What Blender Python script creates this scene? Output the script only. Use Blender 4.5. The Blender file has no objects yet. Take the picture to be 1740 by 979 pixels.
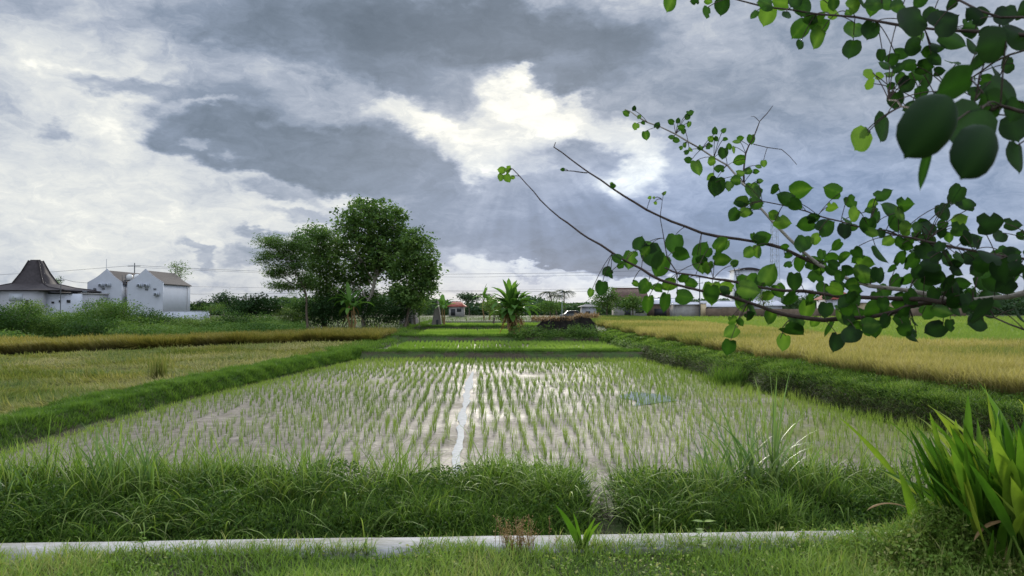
import bpy, bmesh, math, random
import numpy as np
from mathutils import Vector, Matrix, Euler

R = math.radians
sc = bpy.context.scene
COL = sc.collection

# ------------------------------------------------------------------ camera
CAM_H = 2.6            # eye height above the flooded paddy (z = 0)
F_PX = 1290.0          # focal length in pixels of the 1740 wide photograph
HOR = 525.0
PITCH = math.atan((HOR - 489.5) / F_PX)
cam_d = bpy.data.cameras.new("camera")
cam = bpy.data.objects.new("camera", cam_d)
COL.objects.link(cam)
cam.location = (0, 0, CAM_H)
cam.rotation_euler = (math.pi / 2 + PITCH, 0, 0)
cam_d.sensor_width = 36.0
cam_d.lens = 36.0 * F_PX / 1740.0
cam_d.clip_start = 0.05
cam_d.clip_end = 5000
cam_d.dof.use_dof = True            # a phone lens: only the leaves within arm's reach go soft
cam_d.dof.focus_distance = 22.0
cam_d.dof.aperture_fstop = 10.0
sc.camera = cam

def ray(px, py):
    x = px - 870.0; yu = 489.5 - py
    return Vector((x, F_PX * math.cos(PITCH) - yu * math.sin(PITCH),
                   F_PX * math.sin(PITCH) + yu * math.cos(PITCH))) / F_PX

def at(px, py, Y):
    """world point seen at pixel (px, py), Y metres in front of the camera"""
    d = ray(px, py)
    return Vector((0, 0, CAM_H)) + d * (Y / d.y)

def azel(px, py):
    d = ray(px, py)
    return math.atan2(d.x, d.y), math.atan2(d.z, math.hypot(d.x, d.y))

# ------------------------------------------------------------------ colour management
sc.view_settings.view_transform = 'Standard'
sc.view_settings.look = 'None'
sc.view_settings.gamma = 1.0
sc.view_settings.use_curve_mapping = False
sc.view_settings.exposure = 0.14
sc.render.engine = 'CYCLES'
sc.cycles.use_denoising = True
try:
    sc.cycles.denoiser = 'OPENIMAGEDENOISE'
except Exception:
    pass
sc.cycles.max_bounces = 6
sc.cycles.diffuse_bounces = 3
sc.cycles.transmission_bounces = 4
sc.cycles.transparent_max_bounces = 6

def lin(r, g, b):
    f = lambda c: (c / 255 / 12.92) if c <= 10 else ((c / 255 + 0.055) / 1.055) ** 2.4
    return (f(r), f(g), f(b), 1.0)

# ------------------------------------------------------------------ world: Nishita air behind a broken cloud deck
SUN_AZ, SUN_EL = azel(890, 185)
world = bpy.data.worlds.new("World")
sc.world = world
world.use_nodes = True
nt = world.node_tree
nt.nodes.clear()

class G:
    """tiny helper for shader node graphs"""
    def __init__(self, nt): self.nt = nt
    def n(self, t, **kw):
        nd = self.nt.nodes.new(t)
        for k, v in kw.items(): setattr(nd, k, v)
        return nd
    def put(self, sock, v):
        if hasattr(v, 'links'): self.nt.links.new(v, sock)
        elif v is not None: sock.default_value = v
    def m(self, op, a, b=None, c=None, clamp=False):
        nd = self.n('ShaderNodeMath', operation=op, use_clamp=clamp)
        for i, v in enumerate((a, b, c)):
            if v is not None: self.put(nd.inputs[i], v)
        return nd.outputs[0]
    def vm(self, op, a, b=None, c=None, out=0):
        nd = self.n('ShaderNodeVectorMath', operation=op)
        for i, v in enumerate((a, b, c)):
            if v is not None: self.put(nd.inputs[i], v)
        return nd.outputs[out]
    def mapr(self, v, a, b, c=0.0, d=1.0, smooth=False):
        nd = self.n('ShaderNodeMapRange')
        if smooth: nd.interpolation_type = 'SMOOTHSTEP'
        self.put(nd.inputs[0], v)
        for i, q in zip((1, 2, 3, 4), (a, b, c, d)): self.put(nd.inputs[i], q)
        return nd.outputs[0]
    def noise(self, vec, scale, detail=4.0, rough=0.55, lac=2.0, dist=0.0, color=False):
        nd = self.n('ShaderNodeTexNoise')
        if vec is not None: self.put(nd.inputs['Vector'], vec)
        nd.inputs['Scale'].default_value = scale
        nd.inputs['Detail'].default_value = detail
        nd.inputs['Roughness'].default_value = rough
        nd.inputs['Lacunarity'].default_value = lac
        nd.inputs['Distortion'].default_value = dist
        return nd.outputs['Color' if color else 'Fac']
    def mixf(self, f, a, b):
        nd = self.n('ShaderNodeMix'); nd.data_type = 'FLOAT'
        self.put(nd.inputs[0], f); self.put(nd.inputs[2], a); self.put(nd.inputs[3], b)
        return nd.outputs[0]
    def mixc(self, f, a, b, blend='MIX'):
        nd = self.n('ShaderNodeMix'); nd.data_type = 'RGBA'; nd.blend_type = blend
        self.put(nd.inputs[0], f); self.put(nd.inputs[6], a); self.put(nd.inputs[7], b)
        return nd.outputs[2]
    def ramp(self, f, stops, interp='LINEAR'):
        nd = self.n('ShaderNodeValToRGB')
        cr = nd.color_ramp; cr.interpolation = interp
        cr.elements[0].position = stops[0][0]; cr.elements[0].color = stops[0][1]
        cr.elements[1].position = stops[-1][0]; cr.elements[1].color = stops[-1][1]
        for p, c in stops[1:-1]:
            e = cr.elements.new(p); e.color = c
        self.put(nd.inputs[0], f)
        return nd.outputs[0]
    def link(self, a, b): self.nt.links.new(a, b)

g = G(nt)
tc = g.n('ShaderNodeTexCoord')
sep = g.n('ShaderNodeSeparateXYZ'); g.link(tc.outputs['Generated'], sep.inputs[0])
dx, dy, dz = sep.outputs
azn = g.m('ARCTAN2', dx, dy)
eln = g.m('ARCSINE', g.m('MAXIMUM', g.m('MINIMUM', dz, 0.9999), -0.9999))
def cxyz(x, y, z=0.0):
    nd = g.n('ShaderNodeCombineXYZ')
    g.put(nd.inputs[0], x); g.put(nd.inputs[1], y); g.put(nd.inputs[2], z)
    return nd.outputs[0]
P0 = cxyz(azn, eln)
PN = cxyz(azn, g.m('MULTIPLY', eln, 1.9), 0.37)          # clouds are wider than tall
w1 = g.vm('MULTIPLY', g.vm('SUBTRACT', g.noise(PN, 4.5, 3.0, 0.55, color=True), (0.5, 0.5, 0.5)), (0.17, 0.10, 0))
w2 = g.vm('MULTIPLY', g.vm('SUBTRACT', g.noise(PN, 17.0, 4.0, 0.6, color=True), (0.5, 0.5, 0.5)), (0.085, 0.050, 0))
w3 = g.vm('MULTIPLY', g.vm('SUBTRACT', g.noise(PN, 55.0, 3.0, 0.6, color=True), (0.5, 0.5, 0.5)), (0.026, 0.018, 0))
PW = g.vm('ADD', g.vm('ADD', g.vm('ADD', g.vm('ADD', P0, (-0.020, 0.014, 0.0)), w1), w2), w3)

# brush strokes of cloud cover: px, py, rx, ry, rotation (deg, + = falls to the right), softness, target brightness, opacity
STROKES = [
 # broad fields
 (1400, 250, 620, 330,   0, .9, .46, 1.0),
 (120, 260, 330, 330,    0, .8, .79, 1.0),
 (330, 400, 330, 110,    0, .8, .79, .9),
 (620, 60, 430, 90,      6, .6, .22, 1.0),
 (820, 60, 330, 105,     4, .5, .08, 1.0),
 (700, 110, 190, 50,    12, .7, .20, .9),
 (1330, 40, 260, 90,     0, .9, .42, .7),
 (1150, 150, 180, 90,    10, .9, .36, .8),
 (1500, 110, 300, 60,    0, .9, .44, .6),
 # left side detail
 (60, 60, 120, 70,       0, .8, .72, .9),
 (85, 95, 90, 30,        0, .6, .90, .7),
 (225, 70, 60, 60,      30, .7, .86, .6),
 (165, 35, 70, 60,       0, .8, .52, .6),
 (20, 185, 60, 22,       0, .8, .45, .8),
 (210, 128, 175, 30,     3, .7, .40, .95),
 (370, 150, 160, 55,     6, .7, .36, .9),
 (320, 75, 170, 42,     14, .8, .52, .5),
 (170, 190, 130, 26,     0, .7, .86, .7),
 (310, 165, 90, 18,      0, .7, .86, .7),
 # middle dark band
 (460, 235, 260, 52,     8, .35, .20, .95),
 (300, 228, 90, 30,      0, .6, .30, .8),
 (640, 270, 260, 75,    10, .7, .20, .95),
 (420, 300, 80, 18,      4, .7, .38, .8),
 (330, 225, 40, 14,      0, .8, .70, .5),
 (560, 150, 150, 32,    10, .8, .42, .7),
 # lower left lights
 (110, 230, 150, 26,     0, .7, .84, .7),
 (200, 330, 260, 50,     3, .9, .80, .7),
 (560, 318, 70, 14,      4, .7, .84, .7),
 (420, 332, 130, 22,     6, .8, .78, .8),
 (510, 350, 110, 16,     2, .6, .45, .9),
 (430, 386, 60, 14,      4, .6, .42, .9),
 (500, 405, 150, 18,     2, .7, .70, .7),
 (440, 425, 120, 16,     0, .7, .46, .7),
 (300, 425, 45, 16,     20, .6, .52, .9),
 (325, 415, 30, 10,     20, .6, .88, .7),
 (120, 460, 260, 20,     0, .9, .62, .7),
 # lower blue mass with flat base
 (900, 370, 330, 85,     0, .5, .27, 1.0),
 (1000, 400, 260, 60,    0, .35, .24, 1.0),
 (1250, 360, 220, 110,   0, .9, .36, .9),
 (860, 290, 150, 60,     0, .8, .32, .9),
 (1500, 330, 300, 90,    0, .9, .44, .7),
 (1640, 370, 180, 60,    0, .9, .62, .7),
 (700, 420, 150, 30,     0, .7, .38, .8),
 # the gap before the sun
 (830, 200, 190, 90,   12, 1., .56, .7),
 (655, 182, 105, 36,     10, .7, .82, .9),
 (700, 190, 90, 26,      8, .7, .86, .9),
 (870, 150, 85, 66,     20, .7, .84, .9),
 (870, 108, 26, 26,      0, .7, .90, .8),
 (820, 215, 90, 52,      0, .8, .80, .9),
 (925, 180, 100, 52,     14, .7, .94, .95),
 (1010, 200, 70, 46,    30, .7, .86, .9),
 (1065, 245, 52, 72,   -15, .8, .84, .9),
 (800, 265, 72, 36,     10, .7, .84, .9),
 (1040, 290, 30, 28,     0, .8, .78, .6),
 (880, 265, 60, 26,      0, .8, .60, .8),
 (965, 246, 46, 34,      0, .6, .38, .9),
 (900, 130, 20, 14,      0, .7, .62, .6),
 (770, 120, 70, 60,     20, .7, .30, .8),
 (940, 108, 55, 30,      0, .7, .22, .8),
 # pale strip under the cloud base
 (980, 250, 75, 45,     10, .6, .34, .8),
 (1085, 262, 40, 60,   -20, .7, .84, .8),
 (745, 235, 50, 30,      0, .7, .80, .7),
 (620, 168, 50, 22,      8, .7, .82, .8),
 (960, 476, 420, 26,     0, .35, .74, .95),
 (770, 440, 45, 18,      0, .6, .76, .8),
 (890, 445, 130, 8,      2, .6, .78, .7),
 (1020, 470, 220, 12,    0, .7, .66, .8),
 (300, 482, 420, 22,     0, .9, .66, .8),
]
V = 0.55
for (px, py, rx, ry, rot, soft, tgt, op) in STROKES:
    a0, e0 = azel(px, py)
    a1, _ = azel(px + rx, py); a2, _ = azel(px - rx, py)
    _, e1 = azel(px, py - ry); _, e2 = azel(px, py + ry)
    mp = g.n('ShaderNodeMapping', vector_type='TEXTURE')
    mp.inputs['Location'].default_value = (a0, e0, 0)
    mp.inputs['Rotation'].default_value = (0, 0, -R(rot))
    mp.inputs['Scale'].default_value = (abs(a1 - a2) / 2 * 1.15, abs(e1 - e2) / 2 * 1.15, 1)
    g.link(PW, mp.inputs['Vector'])
    ln = g.vm('LENGTH', mp.outputs[0], out=1)
    mk = g.mapr(ln, 1.0, 1.0 - soft * 0.98, 0.0, op, smooth=True)
    V = g.mixf(mk, V, tgt)
# billow detail
n_big = g.noise(g.vm('ADD', PN, g.vm('MULTIPLY', w1, (1.5, 1.5, 1))), 7.0, 6.0, 0.62)
n_fine = g.noise(g.vm('ADD', PN, w2), 24.0, 6.0, 0.70, dist=0.5)
amp = g.ramp(V, [(0.0, (.16,) * 3 + (1,)), (0.45, (.34,) * 3 + (1,)), (0.8, (.42,) * 3 + (1,)), (1.0, (.30,) * 3 + (1,))])
V = g.m('ADD', V, g.m('MULTIPLY', g.m('SUBTRACT', n_big, 0.5), g.m('MULTIPLY', amp, 1.6)))
V = g.m('ADD', V, g.m('MULTIPLY', g.m('SUBTRACT', n_fine, 0.5), g.m('MULTIPLY', amp, 1.35)))
# thin cloud round the hidden sun scatters its light, with faint rays fanning below it
a0, e0 = azel(890, 190)
rel = g.vm('SUBTRACT', P0, (a0, e0, 0))
rr = g.vm('LENGTH', rel, out=1)
V = g.m('ADD', V, g.mapr(rr, 0.42, 0.0, 0.0, 0.12, smooth=True))
rn = g.noise(g.vm('NORMALIZE', rel), 5.0, 2.0, 0.6)
below = g.mapr(eln, e0 + .02, e0 - .12, 0.0, 1.0, smooth=True)
reach = g.m('MULTIPLY', g.mapr(rr, 0.05, 0.14, 0.0, 1.0, smooth=True), g.mapr(rr, 0.36, 0.14, 0.0, 1.0, smooth=True))
V = g.m('ADD', V, g.m('MULTIPLY', g.m('MULTIPLY', below, reach), g.m('MULTIPLY', g.m('SUBTRACT', rn, 0.42), 0.38)))
cloud = g.ramp(V, [(0.0, lin(90, 103, 117)), (0.2, lin(112, 125, 141)), (0.38, lin(136, 149, 168)),
                   (0.55, lin(170, 179, 194)), (0.72, lin(205, 210, 215)), (0.88, lin(228, 230, 227)),
                   (1.0, lin(255, 254, 244))])
# bluer air low on the right
mp = g.n('ShaderNodeMapping', vector_type='TEXTURE')
a0, e0 = azel(1250, 390)
mp.inputs['Location'].default_value = (a0, e0, 0); mp.inputs['Scale'].default_value = (0.62, 0.17, 1)
g.link(P0, mp.inputs['Vector'])
bm = g.mapr(g.vm('LENGTH', mp.outputs[0], out=1), 1.0, 0.2, 0.0, 1.0, smooth=True)
cloud = g.mixc(bm, cloud, g.vm('MULTIPLY', cloud, (0.88, 0.98, 1.16)))
# unseen sky overhead and behind the camera, brightened as added fill for the ground
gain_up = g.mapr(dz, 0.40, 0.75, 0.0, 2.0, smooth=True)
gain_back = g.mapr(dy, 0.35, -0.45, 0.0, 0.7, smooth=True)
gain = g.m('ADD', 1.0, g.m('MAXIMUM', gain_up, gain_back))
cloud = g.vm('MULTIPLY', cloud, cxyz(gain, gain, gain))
sky = g.n('ShaderNodeTexSky', sky_type='NISHITA')
sky.sun_disc = False
sky.sun_elevation = SUN_EL
sky.sun_rotation = SUN_AZ
sky.air_density = 1.0; sky.dust_density = 0.6
bg_sky = g.n('ShaderNodeBackground'); g.link(sky.outputs[0], bg_sky.inputs[0]); bg_sky.inputs[1].default_value = 0.05
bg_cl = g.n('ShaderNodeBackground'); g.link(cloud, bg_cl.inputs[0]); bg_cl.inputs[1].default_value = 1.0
mx = g.n('ShaderNodeMixShader')
g.put(mx.inputs[0], g.mapr(eln, 0.0, 0.06, 0.95, 0.95))
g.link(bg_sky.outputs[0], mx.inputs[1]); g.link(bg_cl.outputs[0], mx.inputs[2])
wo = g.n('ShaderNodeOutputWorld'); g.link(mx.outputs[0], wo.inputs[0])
world.cycles.sampling_method = 'MANUAL'
world.cycles.sample_map_resolution = 512

# ------------------------------------------------------------------ the veiled sun
sun_d = bpy.data.lights.new("sun", 'SUN')
sun = bpy.data.objects.new("sun", sun_d)
COL.objects.link(sun)
sun_d.energy = 2.9
sun_d.angle = R(12)
sun_d.color = (1.0, 0.94, 0.82)
sdir = Vector((math.sin(SUN_AZ) * math.cos(SUN_EL), math.cos(SUN_AZ) * math.cos(SUN_EL), math.sin(SUN_EL)))
sun.rotation_euler = sdir.to_track_quat('Z', 'Y').to_euler()

# ------------------------------------------------------------------ mesh + tagging helpers
rng = np.random.default_rng(7)
random.seed(7)

def U(a, b, n): return rng.uniform(a, b, n)

def vnoise(x, y, s, seed=0):
    """smooth value noise in 0..1, feature size s metres"""
    x = np.asarray(x, float) / s + 1000.3; y = np.asarray(y, float) / s + 700.7
    xi = np.floor(x).astype(np.int64); yi = np.floor(y).astype(np.int64)
    fx = x - xi; fy = y - yi
    fx = fx * fx * (3 - 2 * fx); fy = fy * fy * (3 - 2 * fy)
    def h(a, b):
        v = (a * 374761393 + b * 668265263 + seed * 974634777) & 0x7fffffff
        v = ((v ^ (v >> 13)) * 1274126177) & 0x7fffffff
        return (v & 0xffff) / 65535.0
    return (h(xi, yi) * (1 - fx) + h(xi + 1, yi) * fx) * (1 - fy) + (h(xi, yi + 1) * (1 - fx) + h(xi + 1, yi + 1) * fx) * fy

def ss(a, b, x):
    t = np.clip((np.asarray(x, float) - a) / (b - a), 0, 1)
    return t * t * (3 - 2 * t)

class MB:
    """collects vertices, quads and tris, links them as one mesh object"""
    def __init__(s): s.v = []; s.f = []; s.mi = []; s.tint = []; s.tt = []; s.n = 0
    def add(s, v, f, mi=0, tint=None, tt=None):
        v = np.asarray(v, float).reshape(-1, 3); f = np.asarray(f, np.int64)
        s.v.append(v); s.f.append(f + s.n); s.mi.append(np.full(len(f), mi))
        s.tint.append(np.full(len(v), .5) if tint is None else np.broadcast_to(np.asarray(tint, float), (len(v),)))
        s.tt.append(np.full(len(v), .5) if tt is None else np.broadcast_to(np.asarray(tt, float), (len(v),)))
        s.n += len(v)
        return s
    def build(s, name, mats, parent=None, origin=(0, 0, 0), smooth=False):
        me = bpy.data.meshes.new(name)
        v = np.concatenate(s.v) - np.asarray(origin, float)
        me.vertices.add(len(v)); me.vertices.foreach_set('co', v.astype(np.float32).ravel())
        lens = np.concatenate([np.full(len(f), f.shape[1]) for f in s.f])
        loops = np.concatenate([f.ravel() for f in s.f])
        me.loops.add(len(loops)); me.loops.foreach_set('vertex_index', loops.astype(np.int32))
        st = np.concatenate([[0], np.cumsum(lens)[:-1]])
        me.polygons.add(len(lens)); me.polygons.foreach_set('loop_start', st.astype(np.int32))
        me.polygons.foreach_set('material_index', np.concatenate(s.mi).astype(np.int32))
        if smooth: me.polygons.foreach_set('use_smooth', np.ones(len(lens), bool))
        for nm, arr in (('tint', s.tint), ('tt', s.tt)):
            a = me.attributes.new(nm, 'FLOAT', 'POINT')
            a.data.foreach_set('value', np.concatenate(arr).astype(np.float32))
        if not isinstance(mats, (list, tuple)): mats = [mats]
        for m in mats: me.materials.append(m)
        me.update(calc_edges=True); me.validate()
        o = bpy.data.objects.new(name, me); COL.objects.link(o)
        if parent is not None: o.parent = parent
        return o
    # ---- solids
    def box(s, c, d, mi=0, rot=0.0, tint=.5, taper=1.0):
        c = np.asarray(c, float); d = np.asarray(d, float) / 2
        q = np.array([[-1, -1, -1], [1, -1, -1], [1, 1, -1], [-1, 1, -1], [-1, -1, 1], [1, -1, 1], [1, 1, 1], [-1, 1, 1]], float)
        q[4:, :2] *= taper
        q = q * d
        cr, sr = math.cos(rot), math.sin(rot)
        q = np.stack([q[:, 0] * cr - q[:, 1] * sr, q[:, 0] * sr + q[:, 1] * cr, q[:, 2]], 1) + c
        return s.add(q, [[0, 3, 2, 1], [4, 5, 6, 7], [0, 1, 5, 4], [1, 2, 6, 5], [2, 3, 7, 6], [3, 0, 4, 7]], mi, tint)
    def tube(s, pts, rad, n=7, mi=0, tint=.5, jit=0.0):
        pts = np.asarray(pts, float); k = len(pts); rad = np.broadcast_to(np.asarray(rad, float), (k,))
        T = np.gradient(pts, axis=0); T /= np.linalg.norm(T, axis=1)[:, None] + 1e-9
        ref = np.array([0.3, 0.2, 1.0]) if abs(T[:, 2]).mean() < .8 else np.array([1.0, .2, 0.1])
        A = np.cross(T, ref); A /= np.linalg.norm(A, axis=1)[:, None] + 1e-9
        B = np.cross(T, A)
        th = np.linspace(0, 2 * math.pi, n, endpoint=False)
        rr = rad[:, None] * (1 + (U(-jit, jit, (k, n)) if jit else 0))
        v = pts[:, None] + rr[..., None] * (np.cos(th)[None, :, None] * A[:, None] + np.sin(th)[None, :, None] * B[:, None])
        i = np.arange(k - 1)[:, None] * n; j = np.arange(n)[None]; j2 = (j + 1) % n
        f = np.stack([i + j, i + j2, i + n + j2, i + n + j], -1).reshape(-1, 4)
        s.add(v, f, mi, tint, np.repeat(np.linspace(0, 1, k), n))
        # caps
        for e in (0, k - 1):
            ring = v[e]; c = pts[e]
            vv = np.vstack([ring, c]); a = np.arange(n)
            ff = np.stack([a, (a + 1) % n, np.full(n, n)], 1)
            s.add(vv, ff if e else ff[:, ::-1], mi, tint, float(e > 0))
        return s
    def prism(s, poly, y0, y1, mi=0, tint=.5):
        """poly = list of (x, z), extruded from y0 to y1"""
        n = len(poly); a = np.array([[x, y0, z] for x, z in poly]); b = np.array([[x, y1, z] for x, z in poly])
        v = np.vstack([a, b]); i = np.arange(n); j = (i + 1) % n
        s.add(v, np.stack([i, j, j + n, i + n], 1), mi, tint)
        s.add(a, [list(range(n))], mi, tint); s.add(b, [list(range(n))[::-1]], mi, tint)
        return s
    # ---- vegetation
    def blades(s, P, h, w, az=None, lean=None, bend=None, seg=3, tint=None, mi=0, twist=1.2, prof=None):
        P = np.asarray(P, float); N = len(P)
        if N == 0: return s
        f_ = lambda q, d: np.broadcast_to(np.asarray(d if q is None else q, float), (N,))
        az = f_(az, None) if az is not None else U(0, 2 * math.pi, N)
        lean = f_(lean, None) if lean is not None else U(.02, .35, N)
        bend = f_(bend, None) if bend is not None else U(.1, .9, N)
        h = f_(h, None); w = f_(w, None)
        tint = f_(tint, None) if tint is not None else U(0, 1, N)
        t = np.linspace(0, 1, seg + 1)
        ang = lean[:, None] + bend[:, None] * ((t[1:] + t[:-1]) / 2) ** 1.3
        st = (h / seg)[:, None]
        r = np.concatenate([np.zeros((N, 1)), np.cumsum(np.sin(ang) * st, 1)], 1)
        z = np.concatenate([np.zeros((N, 1)), np.cumsum(np.cos(ang) * st, 1)], 1)
        ca, sa = np.cos(az)[:, None], np.sin(az)[:, None]
        c = np.stack([P[:, 0:1] + ca * r, P[:, 1:2] + sa * r, P[:, 2:3] + z], -1)
        tw = az + U(-twist, twist, N)
        sd = np.stack([-np.sin(tw), np.cos(tw), np.zeros(N)], -1)
        pw = np.interp(t, [0, .3, .75, 1], [.6, 1, .7, .05]) if prof is None else np.interp(t, prof[0], prof[1])
        ww = (w[:, None] * pw[None] / 2)[..., None] * sd[:, None]
        v = np.stack([c - ww, c + ww], 2).reshape(-1, 3)
        b = (np.arange(N) * (2 * (seg + 1)))[:, None]; k = (np.arange(seg) * 2)[None]
        q = b + k
        f = np.stack([q, q + 1, q + 3, q + 2], -1).reshape(-1, 4)
        s.add(v, f, mi, np.repeat(tint, 2 * (seg + 1)), np.tile(np.repeat(t, 2), N))
        return s
    def leaves(s, C, size, tint=None, mi=0, aspect=.6, nz=.5, droop=.0, tt=None):
        """one folded diamond per leaf"""
        C = np.asarray(C, float); N = len(C)
        if N == 0: return s
        size = np.broadcast_to(np.asarray(size, float), (N,))
        nrm = rng.normal(size=(N, 3)); nrm[:, 2] = np.abs(nrm[:, 2]) + nz
        nrm /= np.linalg.norm(nrm, axis=1)[:, None]
        a = rng.normal(size=(N, 3)); a[:, 2] -= droop
        a -= (a * nrm).sum(1)[:, None] * nrm; a /= np.linalg.norm(a, axis=1)[:, None] + 1e-9
        b = np.cross(nrm, a)
        L = size[:, None]; W = L * aspect
        v = np.stack([C - a * L * .5, C + b * W * .5 + nrm * L * .08 - a * L * .05, C + a * L * .5 - nrm * L * .05, C - b * W * .5 + nrm * L * .08 - a * L * .05], 1)
        i = np.arange(N)[:, None] * 4
        f = np.concatenate([i + [[0, 1, 2]], i + [[0, 2, 3]]], 0)
        tint = U(0, 1, N) if tint is None else np.broadcast_to(np.asarray(tint, float), (N,))
        s.add(v.reshape(-1, 3), f, mi, np.repeat(tint, 4), None if tt is None else np.repeat(tt, 4))
        return s

def tag(o, label=None, cat=None, group=None, kind=None):
    if label: o['label'] = label
    if cat: o['category'] = cat
    if group: o['group'] = group
    if kind: o['kind'] = kind
    return o

def thing(name, label, cat, loc=(0, 0, 0), group=None):
    o = bpy.data.objects.new(name, None); COL.objects.link(o)
    o.location = loc; o.empty_display_size = .2
    return tag(o, label, cat, group)

def copy_tree(o, parent=None):
    c = o.copy(); COL.objects.link(c)
    if parent is not None: c.parent = parent
    for ch in [q for q in o.children]: copy_tree(ch, c)
    return c

# ------------------------------------------------------------------ materials
def mat(name): 
    m = bpy.data.materials.new(name); m.use_nodes = True
    nt = m.node_tree; nt.nodes.clear()
    return m, G(nt)

def finish(m, g, shader, disp=None):
    o = g.n('ShaderNodeOutputMaterial'); g.link(shader, o.inputs[0])
    if disp is not None: g.link(disp, o.inputs[2])
    return m

def bsdf(g, col, rough=.6, spec=.3, bump=None, bstr=.3, bdist=.05, metal=0.0):
    p = g.n('ShaderNodeBsdfPrincipled')
    g.put(p.inputs['Base Color'], col); g.put(p.inputs['Roughness'], rough)
    p.inputs['Specular IOR Level'].default_value = spec
    p.inputs['Metallic'].default_value = metal
    if bump is not None:
        b = g.n('ShaderNodeBump'); b.inputs['Strength'].default_value = bstr; b.inputs['Distance'].default_value = bdist
        g.link(bump, b.inputs['Height']); g.link(b.outputs[0], p.inputs['Normal'])
    return p.outputs[0]

def attr(g, n):
    a = g.n('ShaderNodeAttribute'); a.attribute_name = n
    return a.outputs['Fac']

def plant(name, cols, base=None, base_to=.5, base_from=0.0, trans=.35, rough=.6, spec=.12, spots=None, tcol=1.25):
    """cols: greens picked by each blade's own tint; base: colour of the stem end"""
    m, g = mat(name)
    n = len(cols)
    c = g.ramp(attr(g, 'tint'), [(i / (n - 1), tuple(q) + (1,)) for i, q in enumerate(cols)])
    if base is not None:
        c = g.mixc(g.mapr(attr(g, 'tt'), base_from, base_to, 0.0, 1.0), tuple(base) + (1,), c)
    if spots:
        geo = g.n('ShaderNodeNewGeometry')
        nz = g.noise(geo.outputs['Position'], spots, 3, .6)
        c = g.mixc(g.mapr(nz, .35, .7, 0, .6), c, g.vm('MULTIPLY', c, (.62, .66, .6)))
    p = bsdf(g, c, rough, spec)
    t = g.n('ShaderNodeBsdfTranslucent'); g.link(g.vm('MULTIPLY', c, (tcol * 1.15, tcol * 1.2, tcol * .7)), t.inputs[0])
    mx = g.n('ShaderNodeMixShader'); mx.inputs[0].default_value = trans
    g.link(p, mx.inputs[1]); g.link(t.outputs[0], mx.inputs[2])
    return finish(m, g, mx.outputs[0])

def plain(name, col, rough=.6, spec=.3, var=.25, scale=6.0, bump=.2, metal=0.0, streak=False):
    m, g = mat(name)
    geo = g.n('ShaderNodeTexCoord')
    v = geo.outputs['Object']
    if streak: v = g.vm('MULTIPLY', v, (1, 1, .15))
    nz = g.noise(v, scale, 5, .65)
    c = g.mixc(g.mapr(nz, .3, .75), tuple(q * (1 - var) for q in col) + (1,), tuple(min(1, q * (1 + var * .6)) for q in col) + (1,))
    return finish(m, g, bsdf(g, c, rough, spec, nz if bump else None, bump, .03, metal))

def tiles(name, col, sx=3.0, sy=3.0, axis='XZ'):
    m, g = mat(name)
    tcd = g.n('ShaderNodeTexCoord').outputs['Object']
    br = g.n('ShaderNodeTexBrick'); g.link(tcd, br.inputs['Vector'])
    nz = g.noise(tcd, 3.0, 4, .6)
    w = g.n('ShaderNodeTexWave', bands_direction='Z'); w.inputs['Scale'].default_value = sx; w.inputs['Distortion'].default_value = .3
    g.link(tcd, w.inputs[0])
    c = g.mixc(g.mapr(nz, .3, .7), tuple(q * .7 for q in col) + (1,), tuple(q * 1.3 for q in col) + (1,))
    c = g.mixc(g.mapr(w.outputs['Fac'], .0, .35, .35, 0), c, (.02, .018, .016, 1))
    return finish(m, g, bsdf(g, c, .75, .2, w.outputs['Fac'], .5, .03))

M = {}
M['lawn'] = plant('lawn_grass', [(.08, .15, .024), (.14, .235, .038), (.22, .31, .065), (.36, .34, .14)], base=(.03, .045, .012), trans=.3)
M['bank'] = plant('bank_grass', [(.04, .095, .015), (.085, .165, .022), (.15, .25, .038), (.29, .37, .10)], base=(.008, .018, .005), base_from=.12, base_to=.75, trans=.35)  # near-black blade feet: shade inside the bank put into the colour
M['tuft'] = plant('tall_grass', [(.08, .15, .05), (.13, .22, .07), (.20, .28, .11)], base=(.04, .08, .02), trans=.35, rough=.4)
M['weed'] = plant('weed_leaf', [(.04, .095, .014), (.08, .155, .02), (.13, .22, .035)], trans=.3)
M['bund'] = plant('bund_grass', [(.055, .12, .018), (.10, .185, .026), (.155, .245, .045)], base=(.02, .04, .01), base_to=.6, trans=.35)
M['seed'] = plant('rice_seedling', [(.11, .18, .032), (.17, .25, .048), (.25, .32, .075)], base=(.08, .13, .03), trans=.4, rough=.45)
M['young'] = plant('young_rice', [(.13, .235, .035), (.185, .30, .048), (.25, .36, .08)], base=(.07, .13, .02), trans=.4)
M['gold'] = plant('ripe_rice', [(.12, .18, .04), (.23, .235, .065), (.335, .29, .095), (.45, .375, .155)], base=(.06, .05, .02), base_to=.85, trans=.35, spec=.08)
M['rightgreen'] = plant('green_rice', [(.14, .22, .04), (.19, .27, .055), (.27, .30, .075)], base=(.09, .14, .03), trans=.4, spec=.1)
M['straw'] = plant('lodged_straw', [(.085, .14, .028), (.165, .20, .046), (.265, .26, .078), (.40, .35, .15)], base=(.06, .06, .02), trans=.3, spec=.08)
M['bush'] = plant('bush_leaf', [(.04, .09, .02), (.075, .145, .028), (.12, .20, .045), (.18, .26, .07)], trans=.3)
M['meadow'] = plant('meadow_grass', [(.06, .11, .025), (.10, .16, .04), (.14, .20, .055)], trans=.3, spec=.04)
M['bush_pale'] = plant('pale_bush_leaf', [(.09, .15, .035), (.15, .22, .055), (.21, .29, .09)], trans=.3)
M['treeleaf'] = plant('tree_leaf', [(.035, .075, .024), (.075, .14, .036), (.125, .21, .055), (.19, .28, .09)], trans=.38)
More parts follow.
